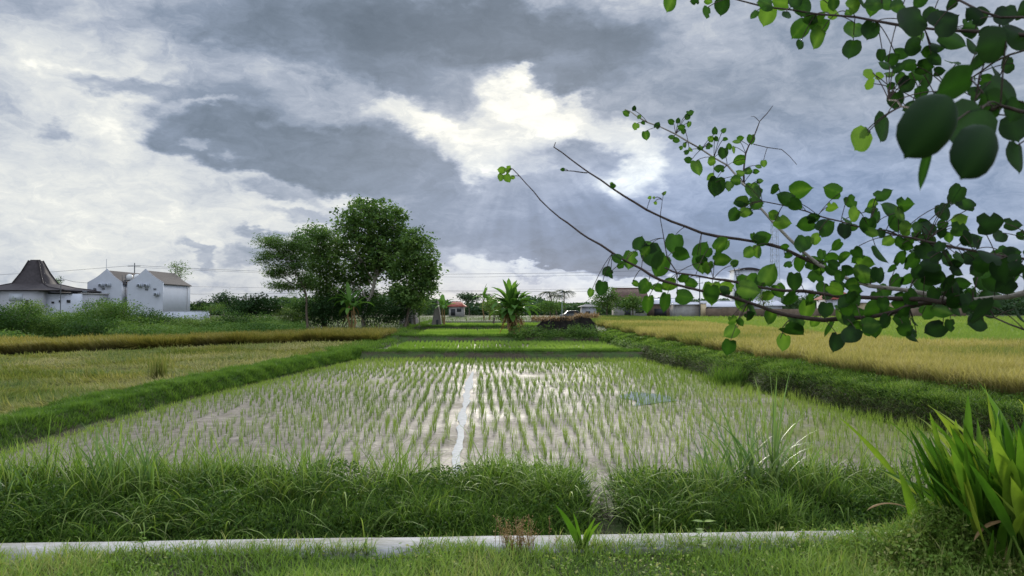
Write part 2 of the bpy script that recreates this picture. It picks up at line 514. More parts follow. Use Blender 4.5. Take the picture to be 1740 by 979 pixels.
M['feather'] = plant('fine_tree_leaf', [(.06, .12, .035), (.10, .17, .05), (.15, .23, .07)], trans=.42)
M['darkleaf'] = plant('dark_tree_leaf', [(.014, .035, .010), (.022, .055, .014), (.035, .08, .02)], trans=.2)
M['far'] = plant('far_tree_leaf', [(.035, .07, .032), (.05, .095, .038), (.075, .125, .05)], trans=.25)
M['banana'] = plant('banana_leaf', [(.06, .14, .025), (.09, .19, .035), (.14, .26, .05)], trans=.4, rough=.4)
M['drybanana'] = plant('dry_banana_leaf', [(.16, .10, .05), (.26, .17, .08), (.36, .22, .10)], trans=.2)
M['clump'] = plant('broad_blade', [(.03, .085, .010), (.06, .145, .014), (.12, .225, .024), (.32, .38, .05)], base=(.05, .09, .02), base_to=.4, trans=.4, rough=.35, spots=14)
M['over'] = plant('round_leaf', [(.008, .022, .006), (.016, .050, .008), (.032, .090, .010), (.12, .22, .03)], trans=.40, rough=.55, spec=.18, spots=25, tcol=1.5)
M['nearleaf'] = plant('glossy_round_leaf', [(.006, .018, .006), (.010, .030, .008), (.022, .055, .014)], trans=.15, rough=.55, spec=.12)
M['seedhead'] = plant('dry_seedhead', [(.28, .20, .09), (.40, .26, .13), (.45, .33, .18)], trans=.2)
M['bark'] = plain('bark', (.14, .11, .085), .85, .1, .4, 9, .6, streak=True)
M['palebark'] = plain('pale_bark', (.34, .30, .25), .8, .15, .3, 14, .5)
M['twig'] = plain('twig', (.07, .05, .04), .8, .15, .4, 30, .4)
M['white'] = plain('white_render', (.54, .56, .61), .8, .15, .07, 1.2, .1)
M['whitegrey'] = plain('grey_render', (.40, .40, .42), .8, .15, .08, 1.0, .1)
M['cream'] = plain('cream_render', (.60, .48, .30), .8, .15, .1, 1.0, .1)
M['rooftile'] = tiles('dark_roof_tile', (.048, .040, .042), 4.0)
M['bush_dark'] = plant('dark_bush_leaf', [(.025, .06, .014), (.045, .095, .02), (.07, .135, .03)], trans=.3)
M['browntile'] = tiles('brown_roof_tile', (.11, .065, .05), 4.0)
M['redtile'] = tiles('red_roof_tile', (.30, .085, .06), 3.0)
M['metalroof'] = plain('pale_sheet_roof', (.55, .55, .60), .45, .4, .12, 1.0, .1)
M['greywall'] = plain('weathered_concrete', (.36, .34, .32), .85, .15, .3, 1.2, .2)
M['brickwall'] = plain('mossy_brick_wall', (.17, .125, .09), .9, .1, .4, .8, .3)
M['dark'] = plain('dark_opening', (.03, .032, .035), .6, .3, .2, 3, 0)
M['steel'] = plain('painted_steel', (.10, .11, .12), .5, .4, .2, 5, 0)
M['palesteel'] = plain('galvanised_steel', (.42, .45, .50), .5, .4, .15, 5, 0)
M['plastic'] = plain('white_plastic', (.72, .72, .70), .4, .4, .06, 4, 0)
M['thatch'] = plain('grey_thatch', (.26, .23, .22), .95, .05, .35, 9, .6, streak=True)
M['char'] = plain('charred_straw', (.030, .027, .024), .95, .05, .5, 4, .8)
def stained(name, col, dark, s1=2.2, s2=26):
    m, g = mat(name); pos = g.n('ShaderNodeNewGeometry').outputs['Position']
    a = g.noise(g.vm('MULTIPLY', pos, (1, 3, 1)), s1, 6, .7); b = g.noise(pos, s2, 5, .7)
    c = g.mixc(g.mapr(b, .3, .7), tuple(q * .8 for q in col) + (1,), tuple(q * 1.1 for q in col) + (1,))
    c = g.mixc(g.mapr(a, .42, .62, 0, .85), c, dark + (1,))
    v = g.n('ShaderNodeTexVoronoi', feature='DISTANCE_TO_EDGE'); v.inputs['Scale'].default_value = 1.4
    g.link(g.vm('ADD', pos, g.vm('MULTIPLY', g.noise(pos, 5, 3, .6, color=True), (.25, .25, .25))), v.inputs['Vector'])
    k = g.mapr(v.outputs['Distance'], 0, .012, .8, 0)
    c = g.mixc(k, c, (.08, .075, .065, 1))
    return finish(m, g, bsdf(g, c, .85, .15, g.m('SUBTRACT', b, k), .5, .01))
M['concrete'] = stained('channel_concrete', (.36, .355, .35), (.19, .185, .155))
M['cable'] = plain('cable', (.12, .12, .13), .7, .2, .1, 5, 0)
M['stone'] = plain('stone', (.30, .24, .21), .85, .2, .35, 9, .6)
M['roots'] = plant('dry_roots', [(.035, .03, .02), (.08, .06, .035), (.06, .10, .03), (.14, .12, .07)], trans=.1)

# ------------------------------------------------------------------ terrain
_xl = ([0, 20, 29, 38.6, 55, 80, 106], [-9.1, -9.1, -8.4, -7.6, -7.7, -9.0, -9.5])
_xr = ([0, 13, 17, 20, 27, 38.6, 55, 80, 106], [9.0, 9.0, 8.7, 8.4, 7.5, 6.7, 6.3, 7.0, 8.0])
def XL(y): return np.interp(y, *_xl) + .22 * (vnoise(y, 3, 2.3, 5) - .5)
def XR(y): return np.interp(y, *_xr) + .5 * (vnoise(y, 9, 2.0, 6) - .5)
def H(x, y, rough=True):
    x = np.asarray(x, float); y = np.asarray(y, float)
    x, y = np.broadcast_arrays(x, y)
    yw = y + .25 * (vnoise(x, y, 2.5, 11) - .5)
    inner = np.interp(yw, [10.3, 38.3, 38.9, 40.2, 41, 54.2, 54.8, 56.2, 57, 77.8, 78.4, 79.6, 80.4, 105, 106.5, 150],
                      [-.05, -.05, .40, .40, .11, .11, .60, .60, .26, .26, .76, .76, .41, .41, .9, 1.2])
    left = np.interp(y, [0, 50, 106, 150], [.35, .38, .9, 1.2]); right = np.interp(y, [0, 20, 106, 150], [.70, .72, 1.1, 1.2])
    dl = XL(y) - x; dr = x - XR(y)
    z = inner.copy()
    a = np.clip(dl / .45, 0, 1); b = np.clip((dl - .85) / .6, 0, 1)
    crest = np.maximum(.36, inner + .05)
    z = np.where(dl > 0, inner + (crest - inner) * a, z)
    z = np.where(dl > .85, crest + (left - crest) * (b * b * (3 - 2 * b)), z)
    a = np.clip(dr / .55, 0, 1) ** .7; b = np.clip((dr - .55) / 1.4, 0, 1)
    z = np.where(dr > 0, inner + (.53 - inner) * a, z)
    z = np.where(dr > .55, .53 + (right - .53) * b, z)
    z = np.where(y > 106, np.maximum(z, inner), z)
    near = np.interp(y - .05 * x, [4.95, 5.32, 5.42, 5.6, 6.4, 7.2, 7.6, 8.5], [1.0, .97, .5, .25, .22, .50, .56, .55])
    t = ss(8.5, 10.3, y)
    z = np.where(y < 8.5, near, np.where(y < 10.3, .55 * (1 - t) + z * t, z))
    if rough:
        k = np.where((dl < 0) & (dr < 0) & (y > 10), 0.15, 1.0)
        z = z + k * (.06 * (vnoise(x, y, .8, 1) - .5) + .03 * (vnoise(x, y, .25, 2) - .5))
    return z

def axis(lo, hi, step, far, k=1.13):
    a = list(np.arange(lo, hi + 1e-6, step)); s = step; 
    while a[-1] < far: s *= k; a.append(a[-1] + s)
    s = step; b = [lo]
    while b[-1] > -far: s *= k; b.append(b[-1] - s)
    return np.array(b[:0:-1] + a)
gx = axis(-14, 14, .16, 3000)
gy = np.concatenate([axis(0, 12, .12, 60, 1.2)[:0], [-3000, -1200, -500, -200, -80, -30, -12, -6, -4, -3, -2, -1], np.arange(0, 12, .12), np.arange(12, 60, .22), np.arange(60, 112, .5), 112 * 1.08 ** np.arange(0, 44)])
GX, GY = np.meshgrid(gx, gy, indexing='ij')
GZ = H(GX, GY)
def zone(x, y):
    """0 bare and grassy soil, 1 straw-coloured field floor"""
    l = (x < XL(y) - 1.5) & (y > 12) & (y < 75); r = (x > XR(y) + 2.2) & (y > 11) & (y < 112)
    return np.where(l | r, 1.0, 0.0)
nx, ny = GX.shape
idx = np.arange(nx * ny).reshape(nx, ny)
gf = np.stack([idx[:-1, :-1], idx[1:, :-1], idx[1:, 1:], idx[:-1, 1:]], -1).reshape(-1, 4)
m, g = mat('ground_soil')
pos = g.n('ShaderNodeNewGeometry').outputs['Position']
n1 = g.noise(pos, 1.3, 6, .65); n2 = g.noise(pos, 9, 5, .7)
soil = g.mixc(g.mapr(n2, .3, .7), (.035, .030, .018, 1), (.085, .07, .045, 1))
green = g.mixc(g.mapr(n2, .3, .7), (.035, .065, .015, 1), (.07, .11, .03, 1))
c = g.mixc(g.mapr(n1, .42, .58), soil, green)
strawc = g.mixc(g.mapr(n2, .3, .7), (.12, .13, .035, 1), (.26, .225, .08, 1))
strawc = g.mixc(g.mapr(n1, .35, .6), g.mixc(.5, strawc, (.10, .15, .035, 1)), strawc)
c = g.mixc(attr(g, 'tint'), c, strawc)
M['ground'] = finish(m, g, bsdf(g, c, .9, .15, n2, .8, .05))
mb = MB(); mb.add(np.stack([GX, GY, GZ], -1), gf, 0, zone(GX, GY).ravel())
tag(mb.build('ground', M['ground'], smooth=True), kind='structure')

# wet mud of the first paddy and of the terraces behind it
m, g = mat('paddy_mud')
pos = g.n('ShaderNodeNewGeometry').outputs['Position']
n1 = g.noise(pos, .45, 4, .6); n2 = g.noise(pos, 3.5, 6, .68); n3 = g.noise(pos, 22, 4, .7)
c = g.mixc(g.mapr(n2, .3, .7), (.12, .10, .075, 1), (.32, .28, .23, 1))
alg = g.mixc(g.mapr(n3, .3, .7), (.13, .14, .045, 1), (.22, .21, .08, 1))
sx = g.n('ShaderNodeSeparateXYZ'); g.link(pos, sx.inputs[0])
edge = g.m('MAXIMUM', g.mapr(sx.outputs[0], 3.0, 8.0, 0, .32), g.mapr(sx.outputs[1], 28, 38, 0, .22))
c = g.mixc(g.mapr(g.m('ADD', n1, edge), .62, .80, 0, .75), c, alg)
vor = g.n('ShaderNodeTexVoronoi', feature='DISTANCE_TO_EDGE'); vor.inputs['Scale'].default_value = 2.6
g.link(g.vm('ADD', g.vm('MULTIPLY', pos, (1, 1, 1)), g.vm('MULTIPLY', g.noise(pos, 3, 3, .6, color=True), (.5, .5, 0))), vor.inputs['Vector'])
crack = g.m('MULTIPLY', g.mapr(vor.outputs['Distance'], 0.0, .035, 1, 0), g.mapr(n2, .48, .60))
c = g.mixc(g.m('MULTIPLY', crack, .8), c, (.05, .04, .03, 1))
rough = g.mapr(n1, .35, .65, .55, .8)
hgt = g.m('ADD', g.m('MULTIPLY', n2, 1.0), g.m('MULTIPLY', n3, .25))
hgt = g.m('SUBTRACT', hgt, g.m('MULTIPLY', crack, .5))
M['mud'] = finish(m, g, bsdf(g, c, rough, .05, hgt, .7, .05))
m, g = mat('paddy_water')
pos = g.n('ShaderNodeNewGeometry').outputs['Position']
n2 = g.noise(pos, 8, 3, .6)
df = g.n('ShaderNodeBsdfDiffuse'); g.link(g.mixc(g.mapr(n2, .3, .7), (.19, .21, .225, 1), (.26, .28, .295, 1)), df.inputs[0])
gl = g.n('ShaderNodeBsdfGlossy'); gl.inputs['Roughness'].default_value = .28; gl.inputs['Color'].default_value = (1, 1, 1, 1)
mxs = g.n('ShaderNodeMixShader'); mxs.inputs[0].default_value = .015; g.link(df.outputs[0], mxs.inputs[1]); g.link(gl.outputs[0], mxs.inputs[2])
M['water'] = finish(m, g, mxs.outputs[0])          # pale grey-blue diffuse colour stands in for the sky reflected in the water

def sheet(name, y0, y1, z, mt, nxs=90, nys=110, amp=.02, pad=.1):
    ys = np.linspace(y0, y1, nys); tt = np.linspace(0, 1, nxs)
    X = (XL(ys) - pad)[:, None] * (1 - tt) + (XR(ys) + pad)[:, None] * tt
    Y = np.repeat(ys[:, None], nxs, 1)
    Z = z + amp * (vnoise(X, Y, .6, 21) - .5) + amp * .6 * (vnoise(X, Y, .2, 22) - .5)
    i = np.arange(nys * nxs).reshape(nys, nxs)
    f = np.stack([i[:-1, :-1], i[:-1, 1:], i[1:, 1:], i[1:, :-1]], -1).reshape(-1, 4)
    b = MB(); b.add(np.stack([X, Y, Z], -1), f)
    return tag(b.build(name, mt, smooth=True), kind='structure')
sheet('paddy_mud', 9.9, 38.7, 0.0, M['mud'], 140, 220)
sheet('paddy_mud', 40.6, 54.6, .15, M['mud'])
sheet('paddy_mud', 56.6, 78.2, .30, M['mud'])
sheet('paddy_mud', 80.0, 105.8, .45, M['mud'])

# the furrow of standing water and the shallow pools, thin irregular sheets lying on the mud
def pool(line, half, z=.016, n=90):
    line = np.asarray(line, float)
    t = np.linspace(0, 1, n); L = np.linspace(0, 1, len(line))
    X = np.interp(t, L, line[:, 0]) + .03 * (vnoise(np.linspace(0, 1, n) * 20, 5, 1.6, 35) - .5); Y = np.interp(t, L, line[:, 1]); Wd = np.interp(t, L, half)
    a = Wd * (.5 + vnoise(Y, X, .7, 31)) + .03 * (vnoise(Y, 3, .2, 33) - .5); b = Wd * (.5 + vnoise(Y, X + 50, .6, 32)) + .03 * (vnoise(Y, 9, .17, 34) - .5)
    v = np.stack([np.stack([X - a, Y, np.full(n, z)], -1), np.stack([X + b, Y, np.full(n, z)], -1)], 1)
    i = np.arange(n - 1) * 2
    b = MB(); b.add(v, np.stack([i, i + 1, i + 3, i + 2], -1))
    return tag(b.build('water', M['water']), kind='structure')
pool([(-.80, 10.6), (-1.0, 14), (-1.25, 20), (-1.5, 27), (-1.62, 31.5)], [.045, .065, .09, .12, .03])

pool([(3.3, 20.3), (3.9, 21.5), (4.1, 22.6), (3.7, 23.8)], [.02, .55, .75, .02], n=60)

# ------------------------------------------------------------------ concrete edge of the irrigation channel
t = np.linspace(-9, 9, 120)
yc = 5.18 + .05 * t
v = []
jit = .008 * (vnoise(t, 1, .5, 41) - .5)
for k, (dy, z) in enumerate([(-.17, .70), (-.17, 1.005), (-.155, 1.02), (.150, 1.022), (.165, 1.005), (.165, .30)]):
    v.append(np.stack([t, yc + dy + jit * (1 if k % 2 else .6), z + jit * .5], -1))
v = np.stack(v, 1); n = len(t); k = v.shape[1]
i = np.arange(n - 1)[:, None] * k + np.arange(k - 1)[None]
mb = MB(); mb.add(v, np.stack([i, i + k, i + k + 1, i + 1], -1).reshape(-1, 4))
e = [list(range(k)), list(range((n - 1) * k, n * k))[::-1]]
mb.add(v, e)
tag(mb.build('channel_kerb', M['concrete']), 'long pale concrete kerb along the grass strip in the foreground', 'kerb')

# ------------------------------------------------------------------ rice seedlings in rows
def seed_grid(y0, y1, dxs, dys, slope, z, keep=.84):
    out = []
    ys = np.arange(y0, y1, dys)
    xs = np.arange(-12, 13, dxs)
    Xg, Yg = np.meshgrid(xs, ys)
    x = Xg.ravel() + slope * (Yg.ravel() - 12); y = Yg.ravel()
    wob = .10 * (vnoise(x, y, .9, 51) - .5) * 2
    x = x + wob + rng.normal(0, .034, len(x)); y = y + rng.normal(0, .06, len(y))
    ok = (x > XL(y) + .25) & (x < XR(y) - .25) & (rng.random(len(x)) < keep)
    ok &= vnoise(x, y, 1.1, 52) > .16
    return x[ok], y[ok], np.full(ok.sum(), z)
x, y, z = seed_grid(10.7, 38.2, .27, .21, -.05, -.01)
dist_w = np.abs(x - np.interp(y, [10.6, 14, 20, 27, 31.5], [-.80, -1.0, -1.25, -1.5, -1.62]))
ok = ~((dist_w < .13 + .1 * vnoise(x, y, .6, 57)) & (y < 31.5))
x, y, z = x[ok], y[ok], z[ok]
def seedling_mb(mb, P, hs, nb, wid, seg=2, tints=None):
    N = len(P)
    Pr = np.repeat(P, nb, 0); Pr[:, :2] += rng.normal(0, .014, (N * nb, 2))
    tn = np.clip(np.repeat(U(.1, .8, N) if tints is None else tints, nb) + U(-.2, .2, N * nb), 0, 1)
    mb.blades(Pr, np.repeat(hs, nb) * U(.6, 1.1, N * nb), np.repeat(wid, nb), lean=U(.0, .22, N * nb), bend=U(0, .55, N * nb), seg=seg, tint=tn)
protos = []
for k in range(6):
    mb = MB(); seedling_mb(mb, np.zeros((1, 3)), np.array([.24 + .025 * k]), 9, np.array([.0075]), 3)
    o = mb.build('rice_seedling', M['seed']); protos.append(o.data)
    bpy.data.objects.remove(o)
# the nearest 300 that are not hidden by the bank are things of their own
vis = (np.abs(x / y) < .66) & (y > 11.15)
order = np.where(vis)[0][np.argsort(y[vis] + .15 * np.abs(x[vis] - .8))]
first = order[:300]
for i in first:
    o = bpy.data.objects.new('rice_seedling', protos[random.randrange(6)]); COL.objects.link(o)
    o.location = (x[i], y[i], z[i] + .0); o.rotation_euler = (0, 0, random.uniform(0, 6.28)); s_ = random.uniform(.75, 1.25); o.scale = (s_, s_, s_)
    tag(o, 'young green rice seedling standing in wet mud in the nearest rows of the paddy', 'rice seedling', 'nearest rice seedlings in rows')
rest = np.ones(len(x), bool); rest[first] = False
xr_, yr_ = x[rest], y[rest]
hh = .29 * (.7 + .6 * vnoise(xr_, yr_, 3.0, 53)) * (1 + .25 * ss(1, 6, xr_) * ss(30, 15, yr_))
mb = MB()
seedling_mb(mb, np.stack([xr_, yr_, np.full(len(xr_), -.01)], 1), hh, 7, .0070 + .00028 * (yr_ - 10), 2, np.clip(vnoise(xr_, yr_, 4, 54) * .8 + ss(2, 7, xr_) * .25, 0, 1))
# weeds and stray shoots along the muddy margins, denser and yellower
def margin(n, fx, yy0, yy1, h0, h1, w, tint, zz=-.01):
    yv = U(yy0, yy1, n); xv = fx(yv, n)
    mb.blades(np.stack([xv, yv, np.full(n, zz)], 1), U(h0, h1, n), w, lean=U(0, .5, n), bend=U(0, .8, n), seg=2, tint=tint)
margin(3200, lambda v, n: XR(v) - rng.exponential(.55, n) * (1 + ss(16, 30, v)), 12, 38, .08, .24, .012, .85)
margin(3500, lambda v, n: XL(v) + rng.exponential(.35, n), 12, 38, .06, .2, .012, .8)
n = 1500; xv = U(-7.5, 6.6, n); yv = 38.4 - rng.exponential(1.6, n)
mb.blades(np.stack([xv, yv, np.full(n, -.01)], 1), U(.10, .28, n), .02, lean=U(0, .4, n), bend=U(0, .8, n), seg=2, tint=.9)
tag(mb.build('rice_seedlings', M['seed']), 'mass of young rice rows behind the nearest ones, running away over wet mud', 'rice seedlings', kind='stuff')

mb = MB(); n = 3200; yv = U(10.8, 36, n); xv = U(-8.5, 8, n); k = (xv > XL(yv) + .1) & (xv < XR(yv) - .1) & (vnoise(xv, yv, 1.4, 58) > .5)
P = np.stack([xv, yv, np.full(n, .012)], 1)[k]; n = len(P)
mb.blades(P, U(.06, .40, n), U(.006, .012, n), az=np.where(rng.random(n) < .6, U(-.3, .3, n), U(0, 6.28, n)), lean=U(1.50, 1.56, n), bend=0.0, seg=2)
tag(mb.build('straw_litter', M['roots']), 'dark bits of dead straw lying flat on the wet mud between the rice rows', 'straw', kind='stuff')

def terrace(y0, y1, z, nb, h, w, lab):
    x, y, zz = seed_grid(y0, y1, .27, .25, -.05, z - .01, .99)
    mb = MB(); seedling_mb(mb, np.stack([x, y, zz], 1), h * (.8 + .4 * vnoise(x, y, 3, 55)), nb, np.full(len(x), w), 2, np.clip(vnoise(x, y, 5, 56) + .1, 0, 1))
    tag(mb.build('rice_seedlings', M['young']), lab, 'rice seedlings', kind='stuff')
terrace(41.2, 54.2, .15, 11, .27, .024, 'bright green young rice in the second paddy beyond the far bund')
terrace(57.2, 77.6, .30, 12, .34, .034, 'bright green young rice in the narrow third terrace')
terrace(80.6, 104.8, .45, 8, .32, .04, 'thin strip of vivid green young rice on the fourth terrace')

# ------------------------------------------------------------------ grass masses
def scatter(n, x0, x1, y0, y1, keep=None):
    x = U(x0, x1, n); y = U(y0, y1, n)
    if keep is not None:
        k = keep(x, y); x, y = x[k], y[k]
    return np.stack([x, y, H(x, y) - .01], 1)

# foreground lawn
mb = MB()
kerbf = lambda x: 5.18 + .05 * x
P = scatter(95000, -5.2, 5.4, 3.0, 5.45, lambda x, y: (y < kerbf(x) - .16) & (np.abs(x / y) < .95))
nz = vnoise(P[:, 0], P[:, 1], .5, 61)
mb.blades(P, (.05 + .13 * nz) * U(.6, 1.5, len(P)), U(.003, .0075, len(P)), lean=U(.05, .9, len(P)), bend=U(.1, 1.3, len(P)), seg=3, tint=np.clip(nz * .7 + U(-.2, .3, len(P)) + .15 * (vnoise(P[:, 0], P[:, 1], .9, 62) > .6), 0, 1))
P = scatter(26000, -5.2, 5.4, 3.0, 5.3, lambda x, y: (y < kerbf(x) - .15) & (vnoise(x, y, .35, 63) > .38))
P[:, 2] += U(.01, .10, len(P))
mb.leaves(P, U(.012, .03, len(P)), tint=U(.2, 1, len(P)), aspect=.55, nz=.9)
# grass creeping over the kerb, more so to the right
n = 9000; xv = U(-5, 5, n); yv = kerbf(xv) - .17 + rng.exponential(.03, n) * (.5 + 1.3 * ss(-2.5, 1.5, xv) + (vnoise(xv, 0, .4, 64) > .6))
k = (vnoise(xv, 1, .33, 65) > .42) | (xv > .3)
P = np.stack([xv, np.minimum(yv, kerbf(xv) + .12), np.full(n, 1.0)], 1)[k]
mb.blades(P, U(.05, .16, len(P)), U(.003, .006, len(P)), lean=U(.1, .9, len(P)), bend=U(.2, 1.4, len(P)), seg=3)
tag(mb.build('lawn_grass', M['lawn']), 'short rough grass and small weeds in front of the kerb', 'grass', kind='stuff')

# tall weedy bank between channel and paddy
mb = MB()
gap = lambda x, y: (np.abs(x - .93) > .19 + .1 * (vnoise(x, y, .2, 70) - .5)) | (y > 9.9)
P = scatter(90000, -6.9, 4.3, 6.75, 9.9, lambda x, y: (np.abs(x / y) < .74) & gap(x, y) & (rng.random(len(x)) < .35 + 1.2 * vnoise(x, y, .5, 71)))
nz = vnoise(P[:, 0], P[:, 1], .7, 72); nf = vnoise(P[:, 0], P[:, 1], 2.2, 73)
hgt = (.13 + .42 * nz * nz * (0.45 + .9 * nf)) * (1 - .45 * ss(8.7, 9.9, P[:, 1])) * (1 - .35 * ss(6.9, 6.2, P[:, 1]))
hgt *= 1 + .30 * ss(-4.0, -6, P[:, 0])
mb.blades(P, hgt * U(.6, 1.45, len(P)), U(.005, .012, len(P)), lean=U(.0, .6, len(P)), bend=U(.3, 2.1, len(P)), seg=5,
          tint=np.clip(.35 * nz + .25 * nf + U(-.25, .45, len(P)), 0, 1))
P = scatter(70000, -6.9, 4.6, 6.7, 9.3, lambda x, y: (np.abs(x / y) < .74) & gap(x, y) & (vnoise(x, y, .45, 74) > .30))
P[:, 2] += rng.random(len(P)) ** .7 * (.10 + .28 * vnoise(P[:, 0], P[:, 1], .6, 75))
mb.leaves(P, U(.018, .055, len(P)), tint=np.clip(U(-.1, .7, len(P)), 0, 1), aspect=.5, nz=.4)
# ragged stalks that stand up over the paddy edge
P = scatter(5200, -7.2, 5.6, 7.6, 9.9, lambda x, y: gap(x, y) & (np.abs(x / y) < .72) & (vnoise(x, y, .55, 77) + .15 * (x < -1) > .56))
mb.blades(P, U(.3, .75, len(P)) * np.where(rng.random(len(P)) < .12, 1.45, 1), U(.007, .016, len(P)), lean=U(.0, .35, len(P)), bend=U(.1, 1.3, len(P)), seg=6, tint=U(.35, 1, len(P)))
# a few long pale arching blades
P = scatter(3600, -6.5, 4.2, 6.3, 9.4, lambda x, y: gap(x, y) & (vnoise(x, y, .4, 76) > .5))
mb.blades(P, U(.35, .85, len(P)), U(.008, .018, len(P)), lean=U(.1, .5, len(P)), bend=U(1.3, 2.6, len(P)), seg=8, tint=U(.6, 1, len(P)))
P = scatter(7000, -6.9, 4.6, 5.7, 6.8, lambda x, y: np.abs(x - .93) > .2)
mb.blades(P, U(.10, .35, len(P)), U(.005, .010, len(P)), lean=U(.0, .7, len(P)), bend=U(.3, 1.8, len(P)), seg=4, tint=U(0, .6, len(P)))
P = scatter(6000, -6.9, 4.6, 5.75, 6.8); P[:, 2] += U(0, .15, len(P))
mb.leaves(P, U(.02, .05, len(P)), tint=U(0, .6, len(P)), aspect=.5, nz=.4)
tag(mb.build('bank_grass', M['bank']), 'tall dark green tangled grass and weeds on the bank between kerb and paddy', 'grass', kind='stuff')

# left bund
mb = MB()
def alongx(n, y0, y1, d0, d1, side):
    y = y0 + (y1 - y0) * rng.random(n) ** 1.35
    d = U(d0, d1, n); x = XL(y) - d if side < 0 else XR(y) + d
    return np.stack([x, y, H(x, y) - .01], 1), d
P, d = alongx(60000, 9.0, 40, .12, 1.55, -1)
nz = vnoise(P[:, 0], P[:, 1], .45, 81)
mb.blades(P, (.08 + .14 * nz) * U(.6, 1.2, len(P)) * (1 + .02 * (P[:, 1] - 10)), .008 + .0006 * (P[:, 1] - 9), lean=U(0, .5, len(P)), bend=U(.2, 1.4, len(P)), seg=3, tint=np.clip(nz * .6 + U(-.1, .4, len(P)), 0, 1))
P, d = alongx(9000, 40, 108, .1, 2.2, -1)
mb.blades(P, U(.15, .35, len(P)), .035, lean=U(0, .5, len(P)), bend=U(.2, 1.2, len(P)), seg=2, tint=U(.3, 1, len(P)))
tag(mb.build('bund_grass', M['bund']), 'smooth dark green grass on the left bund beside the harvested field', 'grass', kind='stuff')
# far cross bunds
for (ya, yb, zt, lab, w, dn) in ((38.85, 40.9, .3, 'grass on the low dark bund at the far end of the first paddy', .022, 30000), (54.7, 56.9, .48, 'grass on the second cross bund among the terraces', .034, 16000), (78.2, 80.4, .6, 'grass on the third cross bund among the terraces', .045, 11000)):
    mb = MB(); yv = U(ya, yb, dn); xv = U(-9.5, 8, dn)
    k = (xv > XL(yv) - .5) & (xv < XR(yv) + .5)
    P = np.stack([xv, yv, H(xv, yv) - .01], 1)[k]; nz = vnoise(P[:, 0], P[:, 1], .5, 82)
    mb.blades(P, (.09 + .16 * nz) * (1 + (ya - 38) / 60) * (.5 + .5 * ss(ya, ya + .45, P[:, 1])), w * .7, lean=U(0, .6, len(P)), bend=U(.2, 1.3, len(P)), seg=2, tint=U(.1, .8, len(P)))
    tag(mb.build('bund_grass', M['bund']), lab, 'grass', kind='stuff')

# right verge: grass, creepers, and bare roots at the foot
mb = MB()
P, d = alongx(75000, 9.5, 60, .12, 2.3, 1)
nz = vnoise(P[:, 0], P[:, 1], .6, 83)
keep = rng.random(len(P)) < .45 + .7 * ss(.2, .6, d) 
P, d, nz = P[keep], d[keep], nz[keep]
mb.blades(P, (.07 + .24 * nz) * U(.6, 1.3, len(P)) * (1 - .45 * ss(1.2, 2.2, d)), .007 + .0008 * (P[:, 1] - 9), lean=U(0, .6, len(P)), bend=U(.2, 1.7, len(P)), seg=3, tint=np.clip(nz * .7 + U(-.1, .35, len(P)), 0, 1))
P, d = alongx(26000, 9.5, 50, -.05, .6, 1)
P[:, 2] += .12 * rng.random(len(P)) * (d > .15)
mb.blades(P, U(.10, .32, len(P)), .007 + .0007 * (P[:, 1] - 9), az=math.pi + U(-1.1, 1.1, len(P)), lean=U(.1, 1.1, len(P)), bend=U(.5, 2.0, len(P)), seg=4, tint=U(0, .9, len(P)))
P, d = alongx(60000, 9.5, 62, .12, 2.3, 1)
P[:, 2] += rng.random(len(P)) ** 1.2 * (.04 + .26 * vnoise(P[:, 0], P[:, 1], .7, 84)) * ss(.0, .5, d)
mb.leaves(P, .035 + .0022 * (P[:, 1] - 9) * U(.6, 1.3, len(P)), tint=U(.1, 1, len(P)), aspect=.6, nz=.6)
tag(mb.build('verge_grass', M['bank']), 'lush weeds and creepers on the raised verge along the right side of the paddy', 'grass', kind='stuff')
mb = MB()
P, d = alongx(11000, 10.5, 40, .0, .35, 1)
P[:, 2] = H(P[:, 0], P[:, 1]) + U(.0, .12, len(P))
mb.blades(P, U(.12, .34, len(P)), .008 + .0005 * (P[:, 1] - 9), az=math.pi + U(-.9, .9, len(P)), lean=U(.2, 1.5, len(P)), bend=U(.6, 1.9, len(P)), seg=3, tint=U(0, 1, len(P)))
tag(mb.build('dry_roots', M['roots']), 'brown dead grass and roots hanging over the cut foot of the right verge', 'dead grass', kind='stuff')

# ------------------------------------------------------------------ ripe rice on the right
def rice(mb, P, h, w, n_t, gold, seg=4, tip=True):
    N = len(P)
    lean = U(0, .25, N)
    mb.blades(P, h * U(.75, 1.1, N), w, lean=lean, bend=U(.3, 1.5, N), seg=seg, tint=np.clip(gold + U(-.28, .28, N), 0, 1), prof=([0, .5, .8, 1], [.6, .8, 1.2, .25]))
def gold_at(x, y):
    gl = ss(.16, .6, vnoise(x, y, 6, 91)) * .42 + .34 + .30 * (vnoise(x, y, 1.2, 92) - .5)
    gl -= .5 * ss(66, 80, y)
    return gl
def rightfield(n, y0, y1, x1, w, h, seg):
    y = y0 + (y1 - y0) * rng.random(n); lo = XR(y) + 1.75 + .5 * (vnoise(y, 2, .7, 93) - .5); x = lo + (x1 - lo) * rng.random(n)
    k = (x / y < .74) & (x > lo)
    # the green paddy in the back right is another crop
    k &= ~((y > 33.5 + .5 * vnoise(x, y, 2, 94)) & (x > 17.5) & (y < 112))
    x, y = x[k], y[k]
    row = .12 * np.sin(y * 2 * math.pi / .5)
    P = np.stack([x, y, H(x, y) - .02], 1)
    rice(mb, P, h * (.85 + .3 * vnoise(x, y, .5, 95)), w, 0, gold_at(x, y), seg)
mb = MB()
rightfield(60000, 13, 24, 18, .011, .62, 4)
rightfield(70000, 24, 36, 26, .018, .62, 4)
rightfield(55000, 36, 60, 18, .030, .62, 3)
rightfield(40000, 60, 112, 18, .05, .62, 3)
